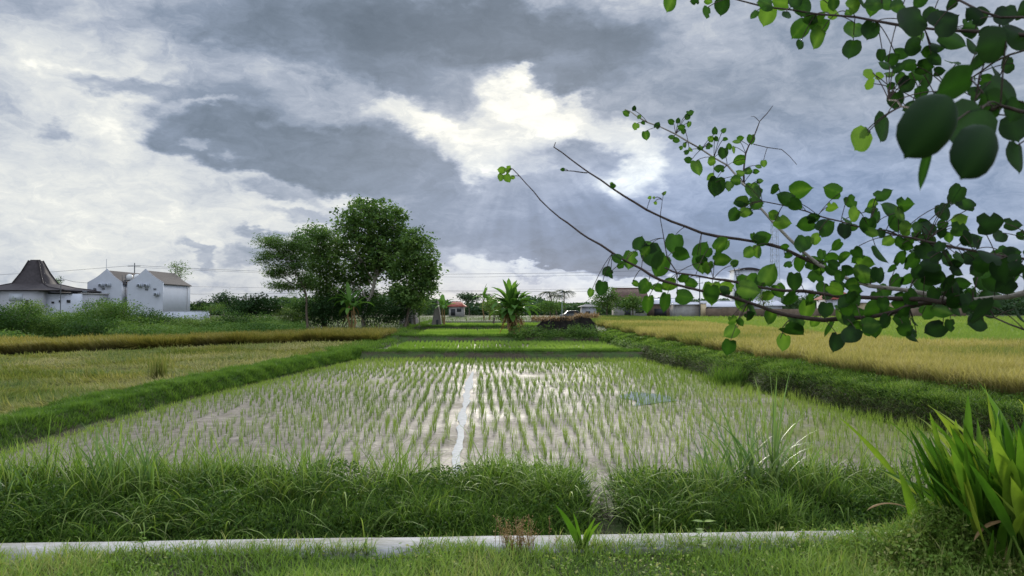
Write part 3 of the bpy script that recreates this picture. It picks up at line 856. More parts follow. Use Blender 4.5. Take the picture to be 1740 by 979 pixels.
tag(mb.build('ripe_rice', M['gold']), 'golden ripe rice filling the raised field on the right', 'ripe rice', kind='stuff')
mb = MB()
n = 80000; y = 34 + 78 * rng.random(n) ** 1.4; x = 17.6 + (y * .76 - 17.6) * rng.random(n)
P = np.stack([x, y, H(x, y) - .02], 1)
rice(mb, P, .58, .02 + .0007 * (y - 30), 0, np.clip(.25 + .6 * (vnoise(x, y, 9, 96) - .3), 0, 1), 3)
tag(mb.build('green_rice', M['rightgreen']), 'yellow-green unripe rice behind the golden field at the far right', 'unripe rice', kind='stuff')

# ------------------------------------------------------------------ left field: lodged straw, standing fringe
wall_x = lambda y: np.interp(y, [0, 30, 36, 49, 57, 70], [-34, -26, -24, -17.5, -13, -11])
def wall_y(x): return np.interp(x, [-45, -24, -17.5, -13.2, -11.3, -9.2], [30, 36, 46, 51, 51, 51]) + .8 * (vnoise(x, 4, 1.5, 97) - .5)
mb = MB()
n = 150000; y = 11 + 41 * rng.random(n) ** 1.25; x = -1.4 + XL(y) - (y * .74 - 8.5) * rng.random(n)
k = (y < wall_y(x) + .3) & (x / y > -.76)
x, y = x[k], y[k]; n = len(x)
pn = vnoise(x, y, 2.3, 98)
P = np.stack([x, y, H(x, y) + .0], 1)
dirn = 6.28 * vnoise(x, y, 2.0, 99) + rng.normal(0, .7, n)
mb.blades(P, U(.09, .34, n) * (.6 + .8 * vnoise(x, y, .8, 160)) * (1 - .5 * ss(-2.5, .3, y - wall_y(x))), .014 + .0009 * (y - 10), az=dirn, lean=np.where(rng.random(n) < .07, U(.1, .6, n), U(.95, 1.5, n)), bend=U(-.2, .6, n), seg=3, tint=np.clip(.15 + .75 * pn + U(-.25, .25, n), 0, 1))
tag(mb.build('lodged_straw', M['straw']), 'flattened yellow straw and stubble over the harvested field on the left', 'straw', kind='stuff')
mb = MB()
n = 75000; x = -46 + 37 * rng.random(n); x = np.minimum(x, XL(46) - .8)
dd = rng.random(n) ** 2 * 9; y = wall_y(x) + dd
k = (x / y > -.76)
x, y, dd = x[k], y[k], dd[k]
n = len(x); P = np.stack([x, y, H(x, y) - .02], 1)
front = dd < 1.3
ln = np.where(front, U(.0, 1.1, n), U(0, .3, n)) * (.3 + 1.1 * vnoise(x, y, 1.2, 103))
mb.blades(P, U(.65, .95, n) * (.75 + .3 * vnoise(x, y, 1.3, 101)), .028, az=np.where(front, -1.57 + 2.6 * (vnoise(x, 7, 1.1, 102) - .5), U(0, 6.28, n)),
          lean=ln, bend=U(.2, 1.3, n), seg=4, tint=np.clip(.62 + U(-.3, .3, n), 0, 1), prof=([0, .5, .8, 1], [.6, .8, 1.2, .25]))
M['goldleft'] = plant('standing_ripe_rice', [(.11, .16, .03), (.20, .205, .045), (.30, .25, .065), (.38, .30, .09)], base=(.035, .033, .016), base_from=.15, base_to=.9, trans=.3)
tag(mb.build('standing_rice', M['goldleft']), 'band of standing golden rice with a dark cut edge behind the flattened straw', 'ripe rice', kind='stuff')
# grass between standing rice and the far terraces, and general far meadow
mb = MB()
n = 60000; y = 51 + 80 * rng.random(n) ** 1.3; x = (rng.random(n) * 2 - 1) * y * .76
k = ((x < XL(y) - 1.5) & (y > wall_y(x) + 5)) | (y > 105.5)
k &= ~((x > 8) & (y < 112))
x, y = x[k], y[k]; P = np.stack([x, y, H(x, y) - .02], 1)
mb.blades(P, U(.2, .5, len(P)), .05, lean=U(0, .5, len(P)), bend=U(.2, 1.2, len(P)), seg=2, tint=np.clip(U(.3, 1, len(P)) * (.6 + .5 * vnoise(x, y, 6, 104)), 0, 1))
tag(mb.build('meadow_grass', M['meadow']), 'rough pale green grass between the terraces and the distant houses', 'grass', kind='stuff')

# ------------------------------------------------------------------ distinct tufts
def clump_tuft(name, label, cat, px, py, Y, n, h, w, lean, bend, m='tuft', group=None, spread=.08, z=None, az=None):
    p = at(px, py, Y); zz = float(H(p.x, p.y)) - .02 if z is None else z
    mb = MB()
    P = np.stack([p.x + rng.normal(0, spread, n), p.y + rng.normal(0, spread, n), np.full(n, zz)], 1)
    mb.blades(P, U(h * .55, h, n), U(w * .6, w, n), lean=U(lean[0], lean[1], n), bend=U(bend[0], bend[1], n), seg=7, az=az, prof=([0, .3, .75, 1], [.5, 1, .7, .03]))
    return tag(mb.build(name, M[m]), label, cat, group)
clump_tuft('grass_tuft', 'tallest tuft of broad arching grass on the bank, before the right half of the paddy', 'grass tuft', 1290, 800, 8.3, 46, 1.25, .034, (.02, .35), (.2, 1.5), spread=.16)
clump_tuft('grass_tuft', 'slim upright grass plume rising against the right verge', 'grass tuft', 1312, 790, 8.4, 9, 1.5, .026, (.0, .10), (.1, .6), spread=.03)
clump_tuft('grass_tuft', 'tall grass tuft on the bank near the left edge of the picture', 'grass tuft', 178, 800, 8.1, 18, .95, .030, (.02, .25), (.2, 1.1))
clump_tuft('grass_tuft', 'tall grass tuft on the bank, right of the one nearest the left edge', 'grass tuft', 250, 800, 8.2, 20, 1.02, .028, (.05, .35), (.2, 1.2))
clump_tuft('grass_tuft', 'low drooping pale grass tuft at the very left end of the bank', 'grass tuft', 18, 810, 8.0, 40, .85, .026, (.1, .5), (.8, 2.2), spread=.15)
clump_tuft('grass_tuft', 'slender grass tuft on the bank between the left pair and the thin open tuft', 'grass tuft', 345, 800, 8.4, 14, .85, .024, (.02, .4), (.2, 1.2))
clump_tuft('grass_tuft', 'open tuft of thin grass on the bank left of the water furrow', 'grass tuft', 520, 805, 8.4, 18, .95, .022, (.05, .4), (.2, 1.2))
clump_tuft('grass_tuft', 'leafy grass tuft leaning left, below the shallow pool by the right verge', 'grass tuft', 1225, 805, 8.3, 26, .95, .028, (.1, .5), (.3, 1.5))
clump_tuft('grass_tuft', 'bent grass tuft on the bank just right of the tallest one', 'grass tuft', 1362, 800, 8.4, 20, .85, .026, (.1, .5), (.4, 1.6))
clump_tuft('grass_tuft', 'dense arching fountain of grass just right of the gap in the bank', 'grass tuft', 1085, 850, 7.5, 190, .68, .014, (.1, .8), (.8, 2.2), m='bank', spread=.2)
clump_tuft('grass_tuft', 'thin pale grass plume at the foot of the right verge', 'grass tuft', 1535, 745, 12.5, 10, .80, .022, (.0, .3), (.3, 1.4), spread=.03)
clump_tuft('rice_tuft', 'larger brown and green tuft of uncut rice standing in the harvested field', 'rice tuft', 268, 650, 24.0, 130, .95, .022, (.0, .18), (.0, .35), m='straw', spread=.14)
clump_tuft('rice_tuft', 'smaller thin tuft of uncut rice left in the harvested field', 'rice tuft', 147, 640, 24.5, 24, .60, .02, (.0, .2), (.0, .4), m='straw', spread=.06)
clump_tuft('grass_tuft', 'bright green grass bush at the verge where it meets the golden rice', 'grass tuft', 1243, 640, 26.0, 420, .95, .022, (.0, .5), (.1, .9), m='bund', spread=.28)
clump_tuft('grass_tuft', 'small green grass bush in front of the golden rice, right of the taller one', 'grass tuft', 1348, 632, 24.0, 220, .55, .02, (.0, .5), (.2, .9), m='bund', spread=.2)

# ------------------------------------------------------------------ trees, shrubs, bananas
def limb(mb, a, b, r0, r1, sag=.0, n=8, mi=0, jit=.12, k=7):
    a = np.asarray(a, float); b = np.asarray(b, float)
    t = np.linspace(0, 1, n)[:, None]
    L = np.linalg.norm(b - a)
    off = sum(np.sin(t * math.pi * q) * rng.normal(0, s_ * L, 3) for q, s_ in ((1, .05), (2, .03), (3, .014), (5, .007)))
    p = a * (1 - t) + b * t + off
    p[:, 2] += sag * L * np.sin(t[:, 0] * math.pi)
    mb.tube(p, np.linspace(r0, r1, n), k, mi, jit=jit)
    return p

def tree(name, label, base, lobes, leaf_m, leaf_size, per, r_cl, n_cl, trunk_r=.18, bark='bark', fork=.35, lean=(0, 0), group=None, cat='tree', aspect=.6, nz=.5, droop=.3, stems=1, flat=1.0):
    """lobes: list of (centre xyz, radii xyz); leaves gather in clusters on limbs that reach through each lobe"""
    base = np.asarray(base, float)
    t = thing(name, label, cat, tuple(base), group)
    tm = MB(); cm = MB()
    top = np.mean([np.asarray(c, float) for c, r in lobes], 0)
    zmin = min(c[2] - r[2] for c, r in lobes); zmax = max(c[2] + r[2] for c, r in lobes)
    vols = np.array([r[0] * r[1] * r[2] for c, r in lobes]) ** .67; vols = vols / vols.sum()
    trunks = []
    for s_ in range(stems):
        b0 = base + np.array([rng.normal(0, .25 * (stems > 1)), rng.normal(0, .25 * (stems > 1)), -.15])
        e0 = np.array([top[0] + lean[0] + rng.normal(0, .5 * (stems > 1)), top[1] + lean[1], base[2] + (zmax - base[2]) * .80])
        p = limb(tm, b0, e0, trunk_r, trunk_r * .25, n=14, k=9, jit=.08)
        trunks.append(p)
    for (c, r), v in zip(lobes, vols):
        c = np.asarray(c, float); r = np.asarray(r, float)
        p = trunks[rng.integers(len(trunks))]
        zt = max(base[2] + (zmax - base[2]) * fork * .8, c[2] - .9 * r[2] - .5 * np.hypot(*(c[:2] - base[:2])))
        k = int(np.argmin(np.abs(p[:, 2] - zt))); st = p[k]
        lp = limb(tm, st, c, trunk_r * .36, trunk_r * .13, sag=.06, n=9)
        m_ = max(3, int(n_cl * v))
        d = rng.normal(size=(m_, 3)); d /= np.linalg.norm(d, axis=1)[:, None]
        cc = c + d * r * (rng.random(m_)[:, None] ** .45) * U(.8, 1.18, m_)[:, None]
        for q in cc[:: max(1, m_ // 14)]:
            a = lp[rng.integers(3, 9)]
            limb(tm, a, q, trunk_r * .13, trunk_r * .04, n=5, k=5)
        K = rng.poisson(per, m_) + 2
        C = np.repeat(cc, K, 0) + rng.normal(0, 1, (K.sum(), 3)) * r_cl * np.array([1, 1, .6 * flat])
        tn = np.clip(np.repeat(U(0, .75, m_), K) + U(-.15, .3, K.sum()), 0, 1)
        cm.leaves(C, leaf_size * U(.6, 1.3, len(C)), tn, aspect=aspect, nz=nz, droop=droop)
    o1 = tm.build('trunk', M[bark], t, base, smooth=True)
    o2 = cm.build('crown', M[leaf_m], t, base)
    return t

def pl(px, py, Y, rx, ry, rd=None):
    """crown lobe from its place and half-sizes in the photograph at depth Y"""
    p = at(px, py, Y); k = Y / F_PX
    return (np.array(p), np.array([rx * k, (rd if rd else rx) * k, ry * k]))

def gz(px, Y):
    x = (px - 870) / F_PX * Y
    return np.array([x, Y, float(H(x, Y))])

YT = 78.0
tree('broadleaf_tree', 'tallest tree of the group by the terraces, large leaved with one pale trunk', gz(620, YT),
     [pl(632, 358, YT, 55, 26), pl(600, 385, YT - 1, 36, 34), pl(668, 385, YT + 1, 34, 32), pl(630, 400, YT, 44, 34), pl(588, 430, YT, 30, 34), pl(655, 430, YT, 42, 34), pl(620, 455, YT + 1.5, 38, 28), pl(690, 420, YT, 20, 26), pl(600, 480, YT + 1, 24, 16), pl(648, 440, YT + 2, 50, 40)],
     'treeleaf', .38, 15, .34, 780, .24, 'palebark', .22, nz=.5)
tree('broadleaf_tree', 'rounded dense tree at the right end of the group beside the grey huts', gz(686, YT - 2),
     [pl(708, 412, YT - 2, 28, 22), pl(722, 445, YT - 2, 24, 30), pl(690, 455, YT - 2, 34, 28), pl(718, 480, YT - 2, 26, 26), pl(680, 495, YT - 2, 26, 20), pl(728, 470, YT - 1, 16, 26), pl(700, 505, YT - 2, 30, 16)],
     'treeleaf', .34, 16, .34, 500, .17, 'bark', .25)
tree('feathery_tree', 'fine leaved spreading tree at the left end of the group with a slim leaning trunk', gz(523, YT - 4),
     [pl(458, 412, YT - 4, 26, 14), pl(480, 430, YT - 4, 30, 18), pl(448, 440, YT - 4, 14, 16), pl(470, 462, YT - 4, 26, 14), pl(505, 415, YT - 4, 26, 18), pl(500, 450, YT - 4, 28, 20), pl(480, 486, YT - 4, 26, 10), pl(520, 480, YT - 4, 22, 14)],
     'feather', .22, 28, .34, 560, .13, 'bark', .45, lean=(.6, 0), aspect=.4, nz=1.0, droop=.1, flat=.6)
tree('broadleaf_tree', 'darker middle tree between the feathery tree and the tallest tree', gz(552, YT + 1),
     [pl(540, 400, YT + 1, 34, 18), pl(522, 420, YT + 1, 28, 22), pl(560, 420, YT + 1, 30, 28), pl(545, 450, YT + 1, 36, 26), pl(570, 470, YT + 1, 24, 26), pl(535, 480, YT + 1, 30, 20), pl(560, 500, YT + 1, 34, 18)],
     'feather', .26, 19, .38, 640, .18, 'bark', .3, stems=2)
def shrub(name, label, px, py, Y, rx, ry, m='bush', size=.16, n=60, per=22, rcl=.28, group=None, cat='shrub', extra=()):
    b = gz(px, Y); k = Y / F_PX
    lobes = [pl(px + dx, py + dy, Y, rx * f, ry * f) for dx, dy, f in ((0, 0, 1),) + tuple(extra)]
    return tree(name, label, b, lobes, m, size, per, rcl, n, .05, 'bark', .15, group=group, cat=cat, stems=3)
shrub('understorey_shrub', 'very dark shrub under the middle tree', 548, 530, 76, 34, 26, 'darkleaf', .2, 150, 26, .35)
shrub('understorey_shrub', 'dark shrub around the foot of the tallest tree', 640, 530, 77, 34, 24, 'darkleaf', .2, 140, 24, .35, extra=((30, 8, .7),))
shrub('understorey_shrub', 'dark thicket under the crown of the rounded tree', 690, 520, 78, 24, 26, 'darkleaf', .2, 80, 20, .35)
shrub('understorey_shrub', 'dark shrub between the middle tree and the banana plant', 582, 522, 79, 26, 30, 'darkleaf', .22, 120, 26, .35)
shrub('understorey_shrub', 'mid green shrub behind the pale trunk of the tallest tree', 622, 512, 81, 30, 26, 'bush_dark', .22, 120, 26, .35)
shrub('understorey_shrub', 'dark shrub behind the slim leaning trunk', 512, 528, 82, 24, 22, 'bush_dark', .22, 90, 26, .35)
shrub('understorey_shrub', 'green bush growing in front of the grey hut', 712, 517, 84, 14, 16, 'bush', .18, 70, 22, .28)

def banana_leaf(mb, base, az, L, W, lean, bend, tint, n=9, mi=0):
    t = np.linspace(0, 1, n); ang = lean + bend * t ** 1.3
    st = L / (n - 1); r = np.concatenate([[0], np.cumsum(np.sin((ang[1:] + ang[:-1]) / 2) * st)]); z = np.concatenate([[0], np.cumsum(np.cos((ang[1:] + ang[:-1]) / 2) * st)])
    d = np.array([math.cos(az), math.sin(az), 0]); s_ = np.array([-math.sin(az), math.cos(az), 0])
    c = base + np.outer(r, d) + np.outer(z, [0, 0, 1])
    w = W * np.interp(t, [0, .12, .2, .5, .85, 1], [.03, .05, .7, 1, .7, .02]) / 2
    up = np.stack([-np.cos(ang), np.zeros(n), np.sin(ang)], 1); nrm = up[:, [0]] * d + np.outer(np.sin(ang), [0, 0, 1])
    rag = 1 + U(-.18, .12, (2, n))
    v = np.stack([c - s_ * (w * rag[0])[:, None] + nrm * (w * .35)[:, None], c, c + s_ * (w * rag[1])[:, None] + nrm * (w * .35)[:, None]], 1).reshape(-1, 3)
    f = []
    for i in range(n - 1):
        f += [[3 * i, 3 * i + 1, 3 * i + 4, 3 * i + 3], [3 * i + 1, 3 * i + 2, 3 * i + 5, 3 * i + 4]]
    mb.add(v, f, mi, tint, np.repeat(t, 3))

def banana(name, label, px, Y, height, n_stem, n_leaf, L, spread, group=None, dry=0, W=.5, stem_r=.11):
    b = gz(px, Y); t = thing(name, label, 'banana plant', tuple(b), group)
    lm = MB(); dm = MB()
    for s_ in range(n_stem):
        o = b + np.array([rng.normal(0, spread), rng.normal(0, spread * .6), -.1])
        h = height * random.uniform(.7, 1.05)
        top = o + np.array([rng.normal(0, .15), rng.normal(0, .1), h])
        sm = MB(); limb(sm, o, top, stem_r, stem_r * .55, n=6, k=8, jit=.05); sm.build('stem', M['drybanana'], t, b, smooth=True)
        for k in range(n_leaf):
            a = random.uniform(0, 6.28); u = random.random()
            banana_leaf(lm, top - np.array([0, 0, .1 * k / n_leaf]), a, L * random.uniform(.75, 1.15), W * random.uniform(.8, 1.2), .05 + 1.0 * u, .35 + 1.6 * u, random.random())
        for k in range(dry):
            banana_leaf(dm, top - np.array([0, 0, h * random.uniform(.0, .4)]), random.uniform(0, 6.28), L * .6, W * .3, 1.7, 1.2, random.random())
    lm.build('leaves', M['banana'], t, b)
    if dry: dm.build('dry_leaves', M['drybanana'], t, b)
    return t
banana('banana_plant', 'big clump of banana plants standing on the cross bund in the middle of the terraces', 873, 57.5, 2.5, 7, 10, 2.1, .26, dry=4, W=.55, stem_r=.14)
banana('banana_plant', 'banana plant in front of the dark shrubs under the trees', 596, 74, 2.6, 3, 6, 2.3, .35, dry=3)
banana('banana_plant', 'banana plant rising beside the small grey hut, right of the trees', 752, 88, 2.3, 2, 6, 2.0, .3)
banana('banana_plant', 'distant banana plant left of the big banana clump', 829, 112, 3.2, 2, 6, 2.2, .3)
shrub('creeper_mound', 'green creepers spilling from the banana clump down to the terrace', 905, 567, 55.3, 44, 16, 'bush', .12, 130, 30, .2)
shrub('creeper_mound', 'round dark bush at the right end of the charred stack', 985, 568, 55.5, 36, 18, 'bush', .12, 120, 30, .2)
shrub('banana_undergrowth', 'leafy undergrowth hanging below the crown of the banana clump', 866, 530, 58, 24, 14, 'bush', .16, 70, 26, .25)

# charred, overgrown stack beside the banana clump
p0 = at(960, 560, 57.5); zb = .45
t = thing('straw_stack', 'low black charred straw stack overgrown with creepers beside the banana clump', 'straw stack', (p0.x, 57.8, zb))
mb = MB(); n1_, n2_ = 60, 22
u = np.linspace(-1, 1, n1_); w_ = np.linspace(0, math.pi, n2_)
Uu, Ww = np.meshgrid(u, w_, indexing='ij')
env = np.clip(1 - np.abs(Uu) ** 6, 0, 1)
rad = 1 + .22 * (vnoise(Uu * 6, Ww * 4, 1.0, 110) - .5) + .2 * (vnoise(Uu * 18, Ww * 10, 1.0, 111) - .5)
xs_ = p0.x + Uu * 2.45; hh_ = np.interp(Uu, [-1, -.6, .2, .9, 1], [.95, 1.15, 1.25, 1.45, 1.0]) * 1.12
v = np.stack([xs_, 57.8 - 1.0 * np.cos(Ww) * rad, zb + np.clip(np.sin(Ww) * 2.2, 0, 1) * hh_ * rad * (.3 + .7 * env)], -1)
i = np.arange(n1_ * n2_).reshape(n1_, n2_)
mb.add(v, np.stack([i[:-1, :-1], i[1:, :-1], i[1:, 1:], i[:-1, 1:]], -1).reshape(-1, 4))
mb.build('stack', M['char'], t, t.location)
mb = MB()
n = 3500; uu = U(-1, 1, n); P = np.stack([p0.x + uu * 2.5, 57.8 + U(-1.1, 1.1, n), zb + 1.32 + .25 * (uu > .3) + U(-.1, .12, n)], 1)
mb.blades(P, U(.15, .45, n), .03, lean=U(.2, 1.5, n), bend=U(.2, 2, n), seg=3, tint=U(0, 1, n))
mb.build('dry_top', M['drybanana'], t, t.location)

# shrubs along the far side of the left field
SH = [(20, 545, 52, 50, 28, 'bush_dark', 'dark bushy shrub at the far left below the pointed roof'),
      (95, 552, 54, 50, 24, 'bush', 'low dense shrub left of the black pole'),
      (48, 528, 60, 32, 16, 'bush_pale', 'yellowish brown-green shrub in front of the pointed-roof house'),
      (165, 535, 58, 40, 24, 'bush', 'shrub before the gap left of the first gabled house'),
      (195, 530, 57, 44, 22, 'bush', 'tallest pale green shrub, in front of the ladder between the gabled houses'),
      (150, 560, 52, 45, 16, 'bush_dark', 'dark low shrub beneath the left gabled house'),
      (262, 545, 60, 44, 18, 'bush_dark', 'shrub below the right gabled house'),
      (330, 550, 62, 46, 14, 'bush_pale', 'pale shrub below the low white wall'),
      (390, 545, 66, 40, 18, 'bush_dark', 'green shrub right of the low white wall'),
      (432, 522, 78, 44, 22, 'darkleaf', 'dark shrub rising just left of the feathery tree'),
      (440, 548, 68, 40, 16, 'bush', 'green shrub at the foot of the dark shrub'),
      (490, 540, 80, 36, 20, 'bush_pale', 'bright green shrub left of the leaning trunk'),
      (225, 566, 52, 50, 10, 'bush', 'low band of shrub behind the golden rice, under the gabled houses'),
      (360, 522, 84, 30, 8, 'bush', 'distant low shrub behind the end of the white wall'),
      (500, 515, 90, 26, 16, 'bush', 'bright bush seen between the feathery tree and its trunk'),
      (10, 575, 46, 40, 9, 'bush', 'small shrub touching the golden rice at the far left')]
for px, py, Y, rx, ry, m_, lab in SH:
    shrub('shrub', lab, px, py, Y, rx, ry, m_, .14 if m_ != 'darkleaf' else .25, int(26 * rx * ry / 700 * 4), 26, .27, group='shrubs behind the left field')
# rambling growth that fills the gaps between them
mb = MB()
n = 60000; px = U(-20, 520, n); Yv = U(53, 72, n)
x = (px - 870) / F_PX * Yv
hz = np.interp(px, [0, 80, 200, 300, 420, 520], [1.4, 1.5, 1.6, 1.0, 1.0, 1.0]) * (.5 + .8 * vnoise(x, Yv, 1.6, 120))
P = np.stack([x, Yv, H(x, Yv) + hz * rng.random(n) ** .6], 1)
mb.leaves(P, U(.08, .2, n), tint=np.clip(vnoise(x, Yv, 2.2, 121) * .9 + U(-.2, .2, n), 0, 1), aspect=.5, nz=.6)
tag(mb.build('thicket', M['bush']), 'continuous rambling thicket filling in between the shrubs behind the left field', 'thicket', kind='stuff')

# ------------------------------------------------------------------ houses on the left
def X_(px, Y): return (px - 870) / F_PX * Y
def Z_(py, Y): return CAM_H + (HOR - py) / F_PX * Y

def gabled(label, x0, x1, xa, Y, zlow, zr, ze, depth, acs, vents, wallm='white'):
    xc = (x0 + x1) / 2; zg = float(H(xc, Y))
    t = thing('gabled_house', label, 'house', (xc, Y, zg), None)
    hl = xa - x0; hr = x1 - xa
    prof = lambda s_: [(xa + s_ * q * (hl if s_ < 0 else hr), zr - (zr - ze) * f) for q, f in ((1, 1), (.82, .86), (.6, .68), (.38, .46), (.18, .22))]
    poly = [(x0, zg - .3)] + [(x0, ze)] + prof(-1)[1:] + [(xa, zr)] + prof(1)[1:][::-1] + [(x1, ze), (x1, zg - .3)]
    mb = MB(); mb.prism(poly[::-1], Y, Y + .28)                       # parapet gable front
    body = [(x0 + .05, zg - .3), (x0 + .05, ze - .12), (xa, zr - .25), (x1 - .05, ze - .12), (x1 - .05, zg - .3)]
    mb.prism(body[::-1], Y + .28, Y + depth)
    mb.build('wall', M[wallm], t, t.location)
    mb = MB()
    for s_ in (-1, 1):
        pp = [(xa, zr - .10)] + prof(s_)[::-1] + [(xa + s_ * ((hl if s_ < 0 else hr) + .12), ze - .08)]
        top = np.array([[a, Y + .285, b - .02 if k else b] for k, (a, b) in enumerate(pp)]); bot = top.copy(); bot[:, 1] = Y + depth + .1
        lo = top.copy(); lo[:, 2] -= .09; lb = bot.copy(); lb[:, 2] -= .09
        n = len(pp); v = np.vstack([top, bot, lo, lb]); a = np.arange(n - 1)
        f = np.concatenate([np.stack([a, a + 1, a + 1 + n, a + n], 1), np.stack([a + 2 * n, a + 3 * n, a + 1 + 3 * n, a + 1 + 2 * n], 1)])
        mb.add(v, f)
        mb.add(v, [[0, 2 * n, 3 * n, n], [n - 1, 2 * n - 1, 4 * n - 1, 3 * n - 1]])
    mb.build('roof', M['rooftile'], t, t.location)
    # white capping on the gable edge
    mb = MB(); pts = [(x0 - .02, ze)] + prof(-1)[1:] + [(xa, zr)] + prof(1)[1:][::-1] + [(x1 + .02, ze)]
    mb.tube([[a, Y + .14, b + .05] for a, b in pts], .075, 6)
    mb.build('coping', M['whitegrey'], t, t.location)
    for px, py in acs:
        cx, cz = X_(px, Y), Z_(py, Y)
        mb = MB(); mb.box((cx, Y - .22, cz), (.66, .30, .44)); a = mb.build('air_conditioner', M['palesteel'], t, t.location)
        mb = MB(); th = np.linspace(0, 2 * math.pi, 20, endpoint=False)
        ring = np.stack([cx - .10 + .16 * np.cos(th), np.full(20, Y - .375), cz + .16 * np.sin(th)], 1)
        mb.add(ring, [list(range(20))]); mb.tube([[cx - .1, Y - .374, cz - .03], [cx - .1, Y - .40, cz]], .05, 8)
        mb.box((cx + .22, Y - .374, cz), (.05, .01, .36))
        gr_ = mb.build('fan_grille', M['steel'], a)
        gr_.data.transform(Matrix.Translation(-t.location))
    for px, py in vents:
        cx, cz = X_(px, Y), Z_(py, Y)
        mb = MB(); mb.box((cx, Y - .02, cz), (.42, .06, .05)); mb.box((cx, Y - .02, cz - .09), (.36, .05, .05)); mb.box((cx, Y - .02, cz + .09), (.36, .05, .05))
        mb.build('vent', M['steel'], t, t.location)
    # corner board, side drip edge and a downpipe
    mb = MB(); mb.tube([[x1 + .06, Y + depth * .86, zg], [x1 + .06, Y + depth * .86, ze - .15]], .045, 6)
    mb.build('downpipe', M['whitegrey'], t, t.location)
    return t
gabled('left one of two white gabled houses, roof half hidden by the right one', X_(148, 100), X_(206.5, 100), X_(180.5, 100), 100, 0, Z_(458, 100), Z_(481, 100), 9, [(173, 484.5), (184, 484.5)], [(161, 491), (175.5, 491)])
gabled('right one of two white gabled houses, its grey side wall showing', X_(216, 100), X_(276.7, 100), X_(246, 100), 100, 0, Z_(458, 100), Z_(481, 100), 8.6, [(238, 485), (249.5, 485), (267, 500)], [(249, 492), (263, 491.5)])

# ladder between the houses and the tank platform above it
Yl = 100.9; gx_ = X_(210, Yl); zg = float(H(gx_, Yl))
t = thing('ladder_tower', 'steel ladder tower in the gap between the two gabled houses', 'ladder', (gx_, Yl, zg))
mb = MB()
for s_ in (-1, 1): mb.tube([[gx_ + s_ * .22, Yl, zg], [gx_ + s_ * .22, Yl, Z_(467, Yl)]], .035, 5)
mb.build('rail', M['steel'], t, t.location)
mb = MB()
for zz in np.arange(zg + .3, Z_(469, Yl), .35): mb.tube([[gx_ - .22, Yl, zz], [gx_ + .22, Yl, zz]], .022, 5)
mb.build('rung', M['steel'], t, t.location)
mb = MB(); mb.box((gx_ + .75, Yl + 1.2, Z_(476, Yl)), (1.9, 1.6, .10))
for a, b in ((-.1, .5), (1.6, .5), (-.1, 1.9), (1.6, 1.9)): mb.tube([[gx_ + a, Yl + b, zg], [gx_ + a, Yl + b, Z_(476, Yl)]], .05, 5)
mb.build('platform', M['steel'], t, t.location)
for k, (dx, lab) in enumerate(((.15, 'white water tank at the left on the platform between the gabled houses'), (1.15, 'white water tank at the right on the platform, tucked behind the right gable'))):
    tx = gx_ + dx; tz = Z_(476, Yl) + .05
    tt_ = thing('water_tank', lab, 'water tank', (tx, Yl + 1.2, tz), 'rooftop water tanks')
    mb = MB(); mb.tube([[tx, Yl + 1.2, tz], [tx, Yl + 1.2, tz + .02], [tx, Yl + 1.2, tz + .55], [tx, Yl + 1.2, tz + .72], [tx, Yl + 1.2, tz + .78]], [.36, .40, .40, .26, .12], 16)
    mb.build('drum', M['plastic'], tt_, tt_.location, smooth=False)
    mb = MB(); mb.tube([[tx, Yl + 1.2, tz + .78], [tx, Yl + 1.2, tz + .84]], [.13, .12], 12); mb.build('lid', M['whitegrey'], tt_, tt_.location)

# pointed-roof (joglo) house
YJ = 92.0; xj = X_(60, YJ); zg = float(H(xj, YJ))
t = thing('joglo_house', 'white walled house with a tall dark truncated pyramid roof at the far left', 'house', (xj, YJ + 4, zg))
def ring(x0, x1, y0, y1, z): return np.array([[x0, y0, z], [x1, y0, z], [x1, y1, z], [x0, y1, z]])
zt, zm, ze = Z_(443, YJ + 4), Z_(482, YJ + 3), Z_(492, YJ)
xc_ = X_(60, YJ + 4); he = X_(112, YJ) - xc_
def rq(h, d, z): return ring(xc_ - h, xc_ + h, YJ + 4 - d, YJ + 4 + d, z)
rings = [rq(.62, .5, zt), rq(1.22, 1.0, zt * .48 + zm * .52), rq(1.95, 1.6, zm), rq(3.4, 2.9, zm * .42 + ze * .58), rq(he, 4.4, ze - .08), rq(he - .05, 4.35, ze - .20)]
mb = MB(); mb.add(rings[0], [[0, 1, 2, 3]])
for a, b in zip(rings[:-1], rings[1:]):
    v = np.vstack([a, b]); mb.add(v, [[k, 4 + k, 4 + (k + 1) % 4, (k + 1) % 4] for k in range(4)])
mb.add(rings[-1], [[3, 2, 1, 0]])
rf = mb.build('roof', M['rooftile'], t, t.location)
mb = MB(); mb.tube([rings[0][0] + [0, .4, .03], rings[0][1] + [0, .4, .03]], .09, 6)
for k in range(4): mb.tube([r_[k] + [0, 0, .03] for r_ in rings[:5]], .06, 5)
mb.build('ridge_tile', M['rooftile'], rf).data.transform(Matrix.Translation(-t.location))
mb = MB(); mb.box(((X_(-8, YJ) + X_(73, YJ)) / 2, YJ + 4, (zg + ze - .14) / 2 - .2), (X_(73, YJ) - X_(-8, YJ), 8.0, ze - .14 - zg + .4))
mb.build('wall', M['whitegrey'], t, t.location)
mb = MB(); mb.box(((X_(73, YJ) + X_(117, YJ)) / 2 - .02, YJ + 4.2, (zg + Z_(499, YJ)) / 2 - .2), (X_(117, YJ) - X_(73, YJ), 7.2, Z_(499, YJ) - zg + .4))
mb.box((X_(98, YJ), YJ + .52, Z_(498, YJ) - .02), (3.0, .12, .16), 1)
mb.build('side_wall', [M['white'], M['dark']], t, t.location)
